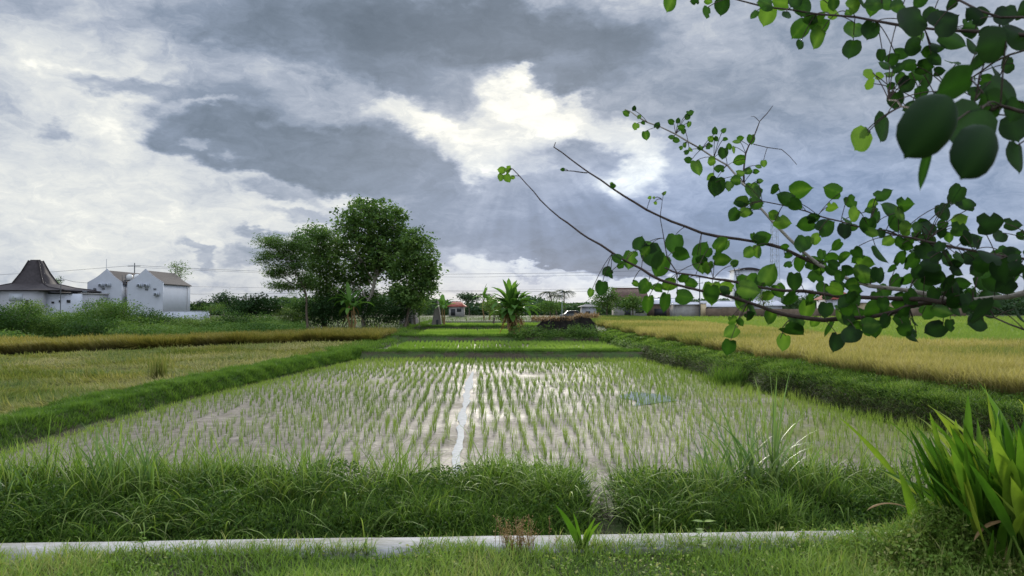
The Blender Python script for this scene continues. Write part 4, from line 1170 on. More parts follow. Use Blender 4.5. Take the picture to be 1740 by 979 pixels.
for (px, py, w, h, nm) in ((46, 516, .38, .85, 'window'), (27, 505, 1.6, .9, 'window_band'), (85, 514, .28, .24, 'vent'), (97, 512, .22, .26, 'vent'), (112, 512, .42, .34, 'vent')):
    yy = YJ - .03 if px < 73 else YJ + .57
    mb = MB(); mb.box((X_(px, YJ), yy, Z_(py, YJ)), (w, .12, h)); mb.build(nm, M['dark'] if nm != 'window_band' else M['white'], t, t.location)
# lower flat wing
YW = 95; x0, x1 = X_(114, YW), X_(147, YW); zt = Z_(500, YW); zg = float(H(x0, YW))
t = thing('flat_roof_building', 'low flat roofed white building between the pointed-roof house and the gabled houses', 'building', ((x0 + x1) / 2, YW, zg))
mb = MB(); mb.box(((x0 + x1) / 2, YW + 3, (zt + zg) / 2 - .2), (x1 - x0, 6, zt - zg + .4)); mb.build('wall', M['whitegrey'], t, t.location)
mb = MB(); mb.box(((x0 + x1) / 2, YW + 3, zt + .08), (x1 - x0 + .2, 6.2, .16)); mb.build('roof', M['greywall'], t, t.location)
mb = MB()
for q in (.2, .45, .75): mb.box((x0 + (x1 - x0) * q, YW + .6, zt + .30), (.45, .4, .28))
mb.build('roof_box', M['steel'], t, t.location)
# low white boundary wall
YB = 98; x0, x1 = X_(277, YB), X_(356, YB); zt = Z_(529, YB)
t = thing('boundary_wall', 'low plain white boundary wall right of the gabled houses', 'wall', ((x0 + x1) / 2, YB, .8))
mb = MB(); mb.box(((x0 + x1) / 2, YB, (zt + .4) / 2), (x1 - x0, .18, zt - .4)); mb.build('wall', M['white'], t, t.location)
mb = MB(); mb.box(((x0 + x1) / 2, YB, zt + .03), (x1 - x0 + .04, .26, .06)); mb.build('coping', M['whitegrey'], t, t.location)

# ------------------------------------------------------------------ poles, mast, cables
def pole(name, label, px, pytop, Y, r=.09, arms=(), m_='steel', cat='utility pole'):
    x = X_(px, Y); zt = Z_(pytop, Y); zg = float(H(x, Y))
    t = thing(name, label, cat, (x, Y, zg))
    mb = MB(); mb.tube([[x, Y, zg - .3], [x, Y, zt]], [r, r * .6], 8); mb.build('pole', M[m_], t, t.location, smooth=True)
    for k, (dz, w) in enumerate(arms):
        mb = MB(); mb.box((x, Y - r - .04, zt - dz), (w, .07, .08)); a = mb.build('crossarm', M[m_], t, t.location)
        for q in (-.45, 0, .45):
            mb = MB(); mb.tube([[x + q * w, Y - r - .04, zt - dz + .04], [x + q * w, Y - r - .04, zt - dz + .22]], [.04, .03], 6)
            mb.build('insulator', M['plastic'], a).data.transform(Matrix.Translation(-t.location))
    return t
pole('utility_pole', 'utility pole with crossarm behind the gap between the gabled houses', 228, 447, 118, .12, ((.5, 2.0),))
pole('utility_pole', 'slim black pole in front of the white wall of the pointed-roof house', 103, 469, 88, .06, ((.5, .8),))
pole('mast', 'thin antenna mast above the peak of the left gabled house', 180, 440, 108, .05, (), 'palesteel', 'mast')
pole('utility_pole', 'slender grey post beyond the terraces, right of the banana clump', 955, 491, 100, .05, (), 'palesteel')
pole('utility_pole', 'tall utility pole beside the grey shed on the right', 1189, 468, 118, .11, ((.3, 1.2), (1.2, 1.0)))
pole('utility_pole', 'pole with crossarms beside the white block building', 1256, 455, 119, .10, ((.4, 1.7), (1.1, 1.4)))
def cable(label, pts, Y, r=.018):
    P = np.array([[X_(px, Y), Y + 0.0, Z_(py, Y)] for px, py in pts])
    mb = MB(); mb.tube(P, r, 4); return tag(mb.build('power_cable', M['cable']), label, 'cable', 'overhead power cables')
cable('topmost overhead cable, running right from the pole behind the gabled houses', [(-60, 470), (90, 462), (228, 451), (320, 456), (440, 461), (600, 466), (760, 466), (960, 464), (1189, 457)], 118.0, .022)
cable('second overhead cable, just below the topmost one', [(228, 454), (330, 459), (450, 464), (620, 470), (800, 471), (1000, 468), (1189, 471)], 118.3, .015)
cable('third overhead cable, dipping behind the tree group', [(228, 478), (322, 487), (440, 489), (620, 493), (800, 494), (1000, 491), (1189, 478)], 118.6, .015)
cable('lowest overhead cable, close above the far trees', [(228, 490), (330, 500), (440, 499), (640, 498), (760, 496), (1010, 495), (1189, 485)], 118.9, .02)
cable('sagging cable from the black pole to the left gabled house', [(103, 473), (125, 479), (150, 481)], 88.2, .018)

# ------------------------------------------------------------------ middle distance
def aframe(label, px, Y, wpx, pytop, d, lean=0.0):
    x = X_(px, Y); zg = float(H(x, Y)); w = wpx / F_PX * Y; zt = Z_(pytop, Y)
    t = thing('thatched_hut', label, 'hut', (x, Y, zg))
    mb = MB(); n = 14
    for s_ in (-1, 1):
        u = np.linspace(0, 1, n)[:, None]; vv = np.linspace(0, 1, 8)[None]
        xx = x + lean * u * (1) + s_ * (w / 2) * (1 - u ** 1.3) + 0 * vv; zz = zg - .1 + (zt - zg) * u + 0 * vv; yy = Y + d * vv + 0 * u
        wob = .06 * (vnoise(yy * 3, zz * 3, 1, 130) - .5)
        v = np.stack([xx + s_ * wob, yy, zz], -1); i = np.arange(n * 8).reshape(n, 8)
        mb.add(v, np.stack([i[:-1, :-1], i[1:, :-1], i[1:, 1:], i[:-1, 1:]], -1).reshape(-1, 4))
    mb.build('thatch', M['thatch'], t, t.location)
    mb = MB(); u = np.linspace(0, 1, n)
    L = [[x + lean * q - (w / 2) * (1 - q ** 1.3), Y + .1, zg - .1 + (zt - zg) * q] for q in u] ; Rr = [[x + lean * q + (w / 2) * (1 - q ** 1.3), Y + .1, zg - .1 + (zt - zg) * q] for q in u]
    v = np.array([p for pr in zip(L, Rr) for p in pr]); i = np.arange(n - 1) * 2
    mb.add(v, np.stack([i, i + 1, i + 3, i + 2], 1)); mb.build('gable_front', M['thatch'], t, t.location)
    mb = MB(); mb.box((x + w * .12, Y + .05, zg + .45), (w * .22, .05, .95)); mb.build('opening', M['dark'], t, t.location)
    return t
aframe('larger grey thatched hut under the rounded tree', 692, 88, 30, 500, 2.6, .4)
aframe('narrow grey thatched hut at the right end of the trees', 741, 88, 17, 508, 1.6, .1)

def house(name, label, px0, px1, pyt, pye, Y, depth, wm, rm, pyb=530, over=.3, hip=True, doors=()):
    x0, x1 = X_(px0, Y), X_(px1, Y); zr, ze = Z_(pyt, Y), Z_(pye, Y); zg = float(H((x0 + x1) / 2, Y))
    t = thing(name, label, 'house', ((x0 + x1) / 2, Y, zg))
    mb = MB(); mb.box(((x0 + x1) / 2, Y + depth / 2, (zg + ze) / 2 - .2), (x1 - x0 - .2, depth, ze - zg + .4)); mb.build('wall', M[wm], t, t.location)
    mb = MB(); k = .22 * (x1 - x0) if hip else -over
    e = ring(x0 - over, x1 + over, Y - over, Y + depth + over, ze + .02); r_ = np.array([[x0 + k, Y + depth / 2, zr], [x1 - k, Y + depth / 2, zr]]); lo = e - [0, 0, .12]
    v = np.vstack([e, r_, lo]); mb.add(v, [[0, 1, 5, 4], [2, 3, 4, 5], [0, 6, 7, 1], [1, 7, 8, 2], [2, 8, 9, 3], [3, 9, 6, 0], [6, 9, 8, 7]]); mb.add(v, [[1, 2, 5], [3, 0, 4]])
    rf = mb.build('roof', M[rm], t, t.location)
    mb = MB(); mb.tube([r_[0] + [0, 0, .03], r_[1] + [0, 0, .03]], .08, 6); mb.build('ridge_tile', M[rm], rf).data.transform(Matrix.Translation(-t.location))
    for (q, w, h, z0, nm) in doors:
        mb = MB(); mb.box((x0 + q * (x1 - x0), Y - .01, zg + z0 + h / 2), (w, .10, h)); mb.build(nm, M['dark'], t, t.location)
    return t
house('red_roof_house', 'small distant house with a red hipped roof right of the banana plant by the hut', 762, 788, 513, 520.5, 140, 5, 'greywall', 'redtile', doors=((.3, .8, 1.2, 0.2, 'door'), (.7, .8, .6, .9, 'window')))
house('tiled_house', 'house with wide dark brown tiled roof behind the round trees on the right', 1048, 1100, 489, 510, 124, 7, 'greywall', 'browntile', hip=False, doors=((.35, 1, 1.6, .1, 'door'), (.75, 1.4, .9, .8, 'window')))
house('lean_to_shed', 'grey roofed shed joined to the right of the brown tiled house', 1092, 1152, 507, 516, 126, 5, 'brickwall', 'metalroof', hip=False, doors=((.5, 2, 1.4, .1, 'opening'),))
house('pale_house', 'tiny pale house left of the round trees near the grey post', 989, 1014, 518, 521, 122, 4, 'whitegrey', 'greywall', doors=((.4, .7, 1.0, .1, 'door'),))
house('concrete_shed', 'plain grey concrete shed with a flat sheet roof on the right', 1148, 1189, 514, 517, 118, 5, 'greywall', 'metalroof', hip=False)
house('long_shed', 'long low shed with a pale sheet roof right of the cream pillar', 1201, 1270, 512, 521, 120, 7, 'greywall', 'metalroof', hip=False, doors=((.3, 1.6, 1.2, .1, 'opening'),))
house('long_shed', 'second long pale roofed shed, half hidden behind the hanging leaves', 1268, 1330, 510, 519, 122, 7, 'whitegrey', 'metalroof', hip=False)
house('small_house', 'small house with a red roof seen through the leaves at the right', 1415, 1455, 494, 508, 128, 7, 'white', 'redtile', doors=((.5, 1, 1.2, .3, 'window'),))
house('pale_roof_house', 'pale roofed house behind the leaves to the right of the small red roof', 1460, 1550, 503, 514, 130, 7, 'cream', 'metalroof', hip=False)
# cream gate pillar
x = X_(1195, 117.5); zg = float(H(x, 117.5)); t = thing('gate_pillar', 'narrow cream pillar between the concrete shed and the long shed', 'pillar', (x, 117.5, zg))
mb = MB(); mb.box((x, 117.5, (zg + Z_(516, 117.5)) / 2), (.75, .6, Z_(516, 117.5) - zg)); mb.build('shaft', M['cream'], t, t.location)
mb = MB(); mb.box((x, 117.5, Z_(515.2, 117.5) + .03), (.95, .8, .12)); mb.build('cap', M['greywall'], t, t.location)
# long brick wall
x0, x1 = X_(1199, 116), X_(1640, 116); zt = Z_(524, 116)
t = thing('brick_wall', 'long low mossy brown wall behind the golden rice on the right', 'wall', (x0, 116, 1.1))
mb = MB()
for k in range(16):
    a = x0 + (x1 - x0) * k / 16; b = x0 + (x1 - x0) * (k + 1) / 16; h = zt + (.15 * random.uniform(-1, 1))
    mb.box(((a + b) / 2, 116, (h + .9) / 2), (b - a + .0, .2, h - .9))
mb.build('wall', M['brickwall'], t, t.location)
# white two-storey block with a curved cap, white gable behind it
YT2 = 135; x0, x1 = X_(1254, YT2), X_(1291, YT2); zg = 1.2
t = thing('block_building', 'tall plain white block building with a shallow curved roof on the right', 'building', ((x0 + x1) / 2, YT2, zg))
mb = MB(); mb.box(((x0 + x1) / 2, YT2 + 2.5, (zg + Z_(459, YT2)) / 2), (x1 - x0, 5, Z_(459, YT2) - zg)); mb.build('wall', M['white'], t, t.location)
mb = MB(); xs_ = np.linspace(x0 - .3, x1 + .3, 12); poly = [(a, Z_(459, YT2) + .02 + .45 * (1 - ((a - (x0 + x1) / 2) / ((x1 - x0) / 2 + .3)) ** 2)) for a in xs_]
poly = poly + [(x1 + .3, Z_(459, YT2) + .005), (x0 - .3, Z_(459, YT2) + .005)]
mb.prism(poly[::-1], YT2 - .3, YT2 + 5.3); mb.build('roof', M['rooftile'], t, t.location)
mb = MB(); mb.box((X_(1261, YT2), YT2 - .02, Z_(469.5, YT2)), (.5, .1, .8)); mb.build('window', M['dark'], t, t.location)
house('white_gable_house', 'white gabled house right of the white block building', 1300, 1328, 470, 484, 134, 8, 'white', 'whitegrey', hip=False)
# lattice mast
YM = 170; x = X_(1317, YM); zg = 1.2; zt = Z_(372, YM)
t = thing('lattice_mast', 'tall pale lattice mast behind the leaves, above the white gabled house', 'mast', (x, YM, zg))
mb = MB(); w0, w1 = 1.0, .55
cor = [(-1, -1), (1, -1), (1, 1), (-1, 1)]
for a, b in cor: mb.tube([[x + a * w0, YM + b * w0, zg], [x + a * w1, YM + b * w1, zt]], .05, 5)
mb.build('leg', M['palesteel'], t, t.location)
mb = MB(); lv = np.linspace(0, 1, 17)
for l0, l1 in zip(lv[:-1], lv[1:]):
    for q in range(4):
        a, b = cor[q], cor[(q + 1) % 4]; wa = w0 + (w1 - w0) * l0; wb = w0 + (w1 - w0) * l1; za = zg + (zt - zg) * l0; zb_ = zg + (zt - zg) * l1
        mb.tube([[x + a[0] * wa, YM + a[1] * wa, za], [x + b[0] * wb, YM + b[1] * wb, zb_]], .03, 4)
        mb.tube([[x + a[0] * wa, YM + a[1] * wa, za], [x + b[0] * wa, YM + b[1] * wa, za]], .03, 4)
mb.build('bracing', M['palesteel'], t, t.location)

# parked car by the far houses
Yc = 119; x = X_(974, Yc); zg = float(H(x, Yc))
t = thing('parked_car', 'dark car parked beside the tiny pale house beyond the rice', 'car', (x, Yc, zg))
mb = MB(); body = [(-2.0, .35), (-2.05, .75), (-1.35, .88), (-.85, 1.38), (.65, 1.40), (1.35, .92), (2.0, .78), (2.05, .35)]
mb.prism([(x + a, zg + b) for a, b in body][::-1], Yc - .8, Yc + .8); mb.build('body', M['steel'], t, t.location)
mb = MB(); mb.prism([(x + a, zg + b) for a, b in [(-1.15, .92), (-.78, 1.30), (.58, 1.32), (1.08, .95)]][::-1], Yc - .815, Yc - .80); mb.build('window', M['dark'], t, t.location)
for a in (-1.3, 1.3):
    mb = MB(); mb.tube([[x + a, Yc - .84, zg + .32], [x + a, Yc - .62, zg + .32]], .32, 14); mb.build('wheel', M['dark'], t, t.location)

# distinct distant trees
def dtree(label, px, py, Y, rx, ry, m_='far', size=.35, n=60, per=16, name='distant_tree', extra=(), rcl=.6, tr=.15):
    b = gz(px, Y)
    lobes = [pl(px + dx, py + dy, Y, rx * f, ry * f) for dx, dy, f in ((0, 0, 1),) + tuple(extra)]
    return tree(name, label, b, lobes, m_, size, per, rcl, n, tr, 'bark', .3, group='distant trees')
dtree('thin crowned tree rising behind the roof of the right gabled house', 306, 460, 112, 18, 16, 'feather', .22, 60, 9, rcl=.35, extra=((-8, -8, .5),))
dtree('round distant tree right of the low white wall', 380, 512, 150, 20, 12, 'far', .4, 80, 20)
dtree('low dark distant tree touching the end of the white wall', 342, 522, 140, 16, 9, 'darkleaf', .4, 60, 22)
dtree('bare topped tree behind the flat roofed white building', 96, 478, 120, 12, 8, 'feather', .22, 30, 9, rcl=.3)
dtree('umbrella shaped distant tree left of the big banana clump', 797, 505, 160, 16, 7, 'far', .4, 60, 18)
dtree('round tree left of the brown tiled house', 1030, 503, 112, 20, 16, 'bush', .25, 120, 22, extra=((18, 10, .9), (-8, 12, .7)), rcl=.4)
dtree('round tree in front of the brown tiled house wall', 1075, 516, 110, 24, 14, 'bush', .25, 120, 22, rcl=.4)
dtree('pale tree hanging behind the leaves between the two long sheds', 1298, 505, 114, 14, 18, 'bush_pale', .2, 60, 14, rcl=.35)
dtree('light green bushy tree left of the banana clump', 838, 520, 100, 18, 12, 'bush_pale', .22, 80, 20, rcl=.35)
dtree('light green bushy tree right of the banana clump', 935, 520, 104, 26, 10, 'bush', .22, 90, 20, rcl=.35)
dtree('broad tree behind the hanging leaves at the far right', 1600, 505, 125, 60, 16, 'far', .4, 200, 22)
# distant palms
def palm(label, px, pytop, Y, n=13, L=2.2):
    x = X_(px, Y); zg = 1.2; zt = Z_(pytop, Y) - .5
    t = thing('palm_tree', label, 'palm tree', (x, Y, zg), 'distant palms')
    mb = MB(); top = limb(mb, [x, Y, zg], [x + rng.normal(0, .3), Y, zt], .16, .10, n=8)[-1]; mb.build('trunk', M['bark'], t, t.location)
    mb = MB()
    for k in range(n):
        a = 6.28 * k / n + random.uniform(-.2, .2); le = random.uniform(.5, 1.4)
        q = np.linspace(.1, 1, 14); r_ = L * np.sin(le + q * .8) * q * .9; zz = L * np.cos(le + q * 1.0) * q * .8
        C = np.stack([top[0] + np.cos(a) * r_, top[1] + np.sin(a) * r_, top[2] + zz], 1)
        mb.tube(C, .03, 4)
        for s_ in (-1, 1):
            mb.blades(np.repeat(C, 2, 0), .8, .16, az=a + s_ * .9, lean=1.2, bend=1.0, seg=2, tint=random.random())
    mb.build('crown', M['far'], t, t.location)
palm('leftmost of the three distant palms right of the banana clump', 935, 494, 150)
palm('middle one of the three distant palms right of the banana clump', 946, 500, 160)
palm('rightmost of the three distant palms right of the banana clump, by the grey post', 962, 493, 155)
palm('distant palm above the light green tree left of the banana clump', 821, 498, 170)

# the far tree line that closes the horizon
mb = MB()
n = 150000; Yv = U(165, 240, n); px = U(-150, 1900, n); x = (px - 870) / F_PX * Yv
hh_ = (Z_(np.interp(px, [-150, 330, 420, 560, 740, 780, 840, 900, 1010, 1060, 1150, 1300, 1500, 1740, 1900], [520, 519, 515, 505, 510, 513, 511, 509, 511, 506, 512, 512, 508, 508, 508]), 200.) - 1.2)
hh_ = hh_ * (.55 + .75 * vnoise(x, Yv * .3, 9, 140)) * (.8 + .35 * vnoise(x, Yv, 3, 141))
P = np.stack([x, Yv, 1.0 + hh_ * rng.random(n) ** .55], 1)
mb.leaves(P, U(.5, 1.1, n), tint=np.clip(vnoise(x, Yv, 8, 142) + U(-.2, .2, n), 0, 1), aspect=.7, nz=.5)
tag(mb.build('far_woodland', M['far']), 'distant line of trees and scrub closing the horizon', 'woodland', kind='stuff')

# ------------------------------------------------------------------ broad-bladed clump at the lower right
def broad_clump(name, label, base, n, spread, L, W, fan, az_bias=None, mt='clump', dry=8):
    base = np.asarray(base, float); t = thing(name, label, 'plant', tuple(base))
    lm = MB(); dm = MB(); sm = MB()
    def blade(mb, o, az, L, W, lean, bend, tint, n=12):
        u = np.linspace(0, 1, n); ang = lean + bend * u ** 1.6; st = L / (n - 1)
        r = np.concatenate([[0], np.cumsum(np.sin((ang[1:] + ang[:-1]) / 2) * st)]); z = np.concatenate([[0], np.cumsum(np.cos((ang[1:] + ang[:-1]) / 2) * st)])
        d = np.array([math.cos(az), math.sin(az), 0]); tw = az + random.uniform(-.9, .9); s_ = np.array([-math.sin(tw), math.cos(tw), 0])
        c = o + np.outer(r, d) + np.outer(z, [0, 0, 1])
        w = W * np.interp(u, [0, .15, .35, .6, .85, 1], [.22, .45, .92, 1, .5, .01]) / 2
        nrm = np.cross(s_, d * math.sin(lean) + np.array([0, 0, math.cos(lean)])); nrm /= np.linalg.norm(nrm)
        fold = .35 * w
        wv = .06 * W * np.sin(u * 14 + random.random() * 6)
        rows = [c - s_ * w[:, None] + nrm * (fold + wv)[:, None], c - s_ * (w * .5)[:, None] + nrm * (fold * .38)[:, None], c, c + s_ * (w * .5)[:, None] + nrm * (fold * .38)[:, None], c + s_ * w[:, None] + nrm * (fold - wv)[:, None]]
        v = np.stack(rows, 1).reshape(-1, 3)
        i = np.arange(n - 1)[:, None] * 5 + np.arange(4)[None]
        mb.add(v, np.stack([i, i + 1, i + 6, i + 5], -1).reshape(-1, 4), 0, tint, np.repeat(u, 5))
    for k in range(n):
        o = base + np.array([rng.normal(0, spread), rng.normal(0, spread * .8), 0]); o[2] = base[2]
        out = math.atan2(o[1] - base[1], o[0] - base[0]) + rng.normal(0, .6) if az_bias is None else az_bias + rng.normal(0, .8)
        h0 = random.uniform(.05, .45)
        le = random.uniform(*fan)
        d = np.array([math.cos(out) * math.sin(le), math.sin(out) * math.sin(le), math.cos(le)])
        o2 = o + d * h0
        if k % 2 == 0: sm.tube([o - [0, 0, .05], o + d * h0 * .5, o2 + d * .1], [.012, .010, .006], 6)
        blade(lm, o2, out, L * random.uniform(.55, 1.1), W * random.uniform(.6, 1.15), le, random.uniform(0, .75), min(1, max(0, random.gauss(.45, .27))))
    for k in range(dry):
        o = base + np.array([rng.normal(0, spread), rng.normal(0, spread), .1 + .3 * random.random()])
        blade(dm, o, random.uniform(0, 6.28), L * .6, W * .6, random.uniform(.8, 1.5), random.uniform(.8, 1.6), random.random())
    lm.build('leaves', M[mt], t, base, smooth=True); sm.build('stem', M['lawn'], t, base)
    if dry: dm.build('dry_leaves', M['drybanana'], t, base)
    return t
zc = lambda x, y: float(H(x, y))
bx = at(1640, 900, 4.75)
broad_clump('broad_leaf_clump', 'tall clump of broad upright bright green blades at the lower right corner', (3.08, 4.74, .98), 260, .17, .60, .060, (.0, .5), dry=22)
broad_clump('broad_leaf_clump', 'darker large leaved clump behind and right of the bright blades, cut by the right edge', (3.45, 4.75, .98), 150, .24, .74, .085, (.0, .85), dry=12)
# leafy weeds heaped around its foot
mb = MB(); n = 16000
x = rng.normal(2.75, .42, n); y = rng.normal(4.72, .28, n)
k = (x > 1.9) & (y < 5.6) & (y > 3.9)
x, y = x[k], y[k]; n = len(x)
top = .32 * np.exp(-((x - 2.65) / .42) ** 2 - ((y - 4.8) / .35) ** 2) + .07
P = np.stack([x, y, .98 + top * rng.random(n) ** .5 * (.6 + .8 * vnoise(x, y, .15, 150))], 1)
mb.leaves(P, U(.014, .038, n), tint=np.clip(U(.1, 1, n) * (.5 + vnoise(x, y, .3, 151)), 0, 1), aspect=.6, nz=.7)
k = rng.random(n) < .4
mb.blades(P[k] - [0, 0, .05], U(.06, .2, k.sum()), .004, lean=U(0, .8, k.sum()), bend=U(.2, 1.5, k.sum()), seg=3)
tag(mb.build('leafy_weeds', M['lawn']), 'heap of small leaved pale green weeds around the foot of the broad blades', 'weeds', kind='stuff')

# spiky four-bladed plant on the kerb
b = at(987, 925, 5.15); b = np.array([b.x, 5.05, 1.0]); t = thing('spiky_plant', 'small plant with a few stiff pointed blades growing at the kerb below the gap', 'plant', tuple(b))
for k, (tx, ty, W) in enumerate([(944, 858, .048), (973, 869, .024), (1012, 880, .03), (1022, 886, .028), (998, 898, .02)]):
    p = np.array(at(tx, ty, 5.0)); n = 10; u = np.linspace(0, 1, n)[:, None]
    c = b * (1 - u) + p * u + np.array([0, 0, .03]) * np.sin(u * math.pi)
    w = W * np.interp(u[:, 0], [0, .3, .7, 1], [.6, 1, .6, .02]) / 2
    s_ = np.array([-(p - b)[2], 0, (p - b)[0]]); s_ = s_ / np.linalg.norm(s_); nn = np.array([0, -1, 0.2])
    v = np.stack([c - s_ * w[:, None] + nn * (w * .5)[:, None], c, c + s_ * w[:, None] + nn * (w * .5)[:, None]], 1).reshape(-1, 3)
    mb = MB(); i = np.arange(n - 1)[:, None] * 3 + np.arange(2)[None]
    mb.add(v, np.stack([i, i + 1, i + 4, i + 3], -1).reshape(-1, 4), 0, .35 + .1 * k, np.repeat(u[:, 0], 3)); mb.build('blade', M['clump'], t, b)

# dry seed heads
b = at(880, 925, 5.05); b = np.array([b.x, 5.0, 1.0]); t = thing('seedhead_weed', 'reddish brown dry weed with many upright seed heads over the kerb', 'weed', tuple(b))
mb = MB(); mh = MB(); 
for k in range(60):
    o = b + np.array([rng.normal(0, .07), rng.normal(0, .04), 0]); az = random.uniform(0, 6.28); le = abs(random.gauss(0, .30)); L = random.uniform(.10, .26)
    d = np.array([math.cos(az) * math.sin(le), math.sin(az) * math.sin(le) * .5, math.cos(le)])
    q = np.linspace(0, 1, 6)[:, None]; c = o + d * L * q + np.array([.03, 0, 0]) * q ** 2 * random.uniform(-1, 1)
    mb.tube(c, [.0016] * 6, 4)
    m_ = 26; s = U(.35, 1, m_)[:, None]; C = o + d * L * s + rng.normal(0, .006, (m_, 3))
    mh.leaves(C, U(.006, .013, m_), aspect=.6, tint=random.random())
mb.build('stem', M['drybanana'], t, b); mh.build('seed_head', M['seedhead'], t, b)

# small broadleaf weeds standing on the kerb line
def weed(label, px, py, Y, h, n, ls):
    p = at(px, py, Y); b = np.array([p.x, Y, H(p.x, Y) - .01]); t = thing('leafy_weed', label, 'weed', tuple(b))
    mb = MB(); top = limb(mb, b, b + [rng.normal(0, .02), 0, h], .004, .002, n=6, k=5); mb.build('stem', M['lawn'], t, b)
    mb = MB()
    for k in range(n):
        q = top[min(5, 1 + k * 5 // n)]; a = k * 2.4; d = np.array([math.cos(a), math.sin(a) * .8, .25]); C = q + d * ls * .55
        uu = np.linspace(0, 1, 6); w = ls * .28 * np.sin(uu ** .8 * math.pi); s_ = np.array([-math.sin(a), math.cos(a), 0])
        c = q + np.outer(uu * ls, d) - np.outer(uu ** 2, [0, 0, ls * .25]); v = np.stack([c - s_ * w[:, None] / 1 + [0, 0, .004], c, c + s_ * w[:, None] + [0, 0, .004]], 1).reshape(-1, 3)
        i = np.arange(5)[:, None] * 3 + np.arange(2)[None]; mb.add(v, np.stack([i, i + 1, i + 4, i + 3], -1).reshape(-1, 4), 0, random.uniform(.1, .6))
    mb.build('leaves', M['lawn'], t, b)
weed('upright leafy weed in front of the kerb, below the right half of the bank', 1196, 925, 5.0, .24, 10, .09)
weed('thin leafy weed over the kerb, halfway between the upright one and the broad blades', 1274, 925, 5.05, .13, 7, .06)
weed('small weed poking above the left part of the kerb', 246, 925, 4.95, .17, 7, .05)

# stones at the gap of the bank, and its outlet slab
def stone(label, px, py, Y, r, sq=(1, 1, .6), m_='stone', name='stone', cat='stone', dz=0):
    p = at(px, py, Y); z = float(H(p.x, p.y)) + r * sq[2] * .5 + dz
    bm = bmesh.new(); bmesh.ops.create_icosphere(bm, subdivisions=3, radius=1)
    for v in bm.verts:
        c = v.co.copy(); k = 1 + .30 * (float(vnoise(c.x * 2 + c.z, c.y * 2, .8, int(px))) - .5) + .2 * (float(vnoise(c.y * 3, c.z * 3 + c.x, .8, 3)) - .5)
        q = Vector((max(-.72, min(.72, c.x)), max(-.72, min(.72, c.y)), max(-.7, min(.7, c.z))))
        v.co = Vector((q.x * r * sq[0], q.y * r * sq[1], q.z * r * sq[2])) * k
    me = bpy.data.meshes.new(name); bm.to_mesh(me); bm.free(); me.materials.append(M[m_])
    for a in me.polygons: a.use_smooth = True
    o = bpy.data.objects.new(name, me); COL.objects.link(o); o.location = (p.x, p.y, z); return tag(o, label, cat)
stone('pale concrete slab lying at the top of the gap in the bank', 980, 845, 8.6, .20, (.9, .7, .35), 'concrete', 'concrete_slab', 'slab', .05)
stone('brown stone in the gap of the bank, right of and below the pale slab', 1003, 860, 8.0, .13, (1.1, .8, .6))
stone('small dark stone deep in the gap of the bank', 985, 872, 7.6, .10, (1, .9, .6))
stone('small reddish stone against the grass fountain at the right of the gap', 1012, 868, 7.8, .09, (1, .9, .7))
mb = MB(); n = 700; P = np.stack([rng.normal(.93, .14, n), U(7.3, 8.8, n), np.zeros(n)], 1); P[:, 2] = H(P[:, 0], P[:, 1]) + .01
mb.blades(P, U(.06, .22, n), .006, lean=U(.9, 1.5, n), bend=U(0, .6, n), seg=3)
tag(mb.build('dry_litter', M['roots']), 'brown dead stems littering the gap in the bank', 'dead grass', kind='stuff')

# ------------------------------------------------------------------ the tree whose branches hang in from the right
over = thing('overhanging_tree', 'near tree outside the right edge, its round leaved branches hanging across the sky', 'tree', (3.3, 2.9, 1.0))
OB = np.array([3.3, 2.9, 1.0])
BR = []   # branch samples: points, radius
def branch(pts, depth, r0, r1, m_='twig', root=None):
    """pts = pixels from the thick end to the tip; depth = (at thick end, at tip)"""
    n = len(pts); D = np.linspace(depth[0], depth[1], n)
    P = [np.array(at(px, py, d)) for (px, py), d in zip(pts, D)]
    if root is not None: P = [np.array(root, float)] + P
    P = np.array(P); seg = [P[0]]
    for a, b in zip(P[:-1], P[1:]):
        L = np.linalg.norm(b - a); k = max(2, int(L / .06))
        for q in range(1, k + 1): seg.append(a + (b - a) * q / k + (rng.normal(0, .0022, 3) if q < k else 0))
    seg = np.array(seg); rad = np.linspace(r0, r1, len(seg)) * (1 + .12 * rng.normal(0, 1, len(seg)).clip(-1, 1))
    mb = MB(); mb.tube(seg, rad, 8, jit=.06); mb.build('branch', M[m_], over, OB, smooth=True)
    if root is not None:
        q = int(len(seg) * .25); BR.append(seg[q:])
    else: BR.append(seg)
    return seg
mb = MB(); tp = np.array([[3.3, 2.9, .9], [3.28, 2.86, 1.6], [3.2, 2.8, 2.3], [3.22, 2.7, 3.1], [3.1, 2.6, 4.0], [3.15, 2.5, 5.0]])
mb.tube(tp, [.16, .13, .115, .10, .08, .05], 12, jit=.05); mb.build('trunk', M['palebark'], over, OB, smooth=True)
branch([(1740, 498), (1690, 506), (1620, 512), (1545, 494), (1478, 486), (1452, 480), (1392, 450), (1340, 405), (1295, 357), (1269, 320), (1236, 281), (1192, 254), (1148, 228), (1100, 208), (1072, 190), (1062, 186)], (2.0, 3.1), .0145, .0018, 'palebark', root=(3.2, 2.8, 2.3))
branch([(1640, 512), (1570, 515), (1520, 530), (1470, 540), (1400, 544), (1335, 535), (1290, 520), (1253, 508), (1190, 494), (1122, 476), (1090, 457), (1041, 430), (1000, 405), (975, 387), (951, 370), (918, 340), (893, 311), (871, 287)], (2.12, 2.75), .0075, .0016)
branch([(1600, 514), (1540, 508), (1450, 505), (1400, 500), (1330, 494), (1253, 480), (1212, 474), (1151, 464), (1130, 455)], (2.1, 2.5), .007, .0025)
branch([(1392, 450), (1330, 422), (1290, 412), (1220, 402), (1165, 385), (1120, 367), (1080, 345), (1040, 320), (1000, 293), (970, 271), (941, 250), (944, 242)], (2.45, 2.9), .0065, .0014)
branch([(998, 294), (975, 291), (955, 290)], (2.79, 2.82), .0025, .0012)
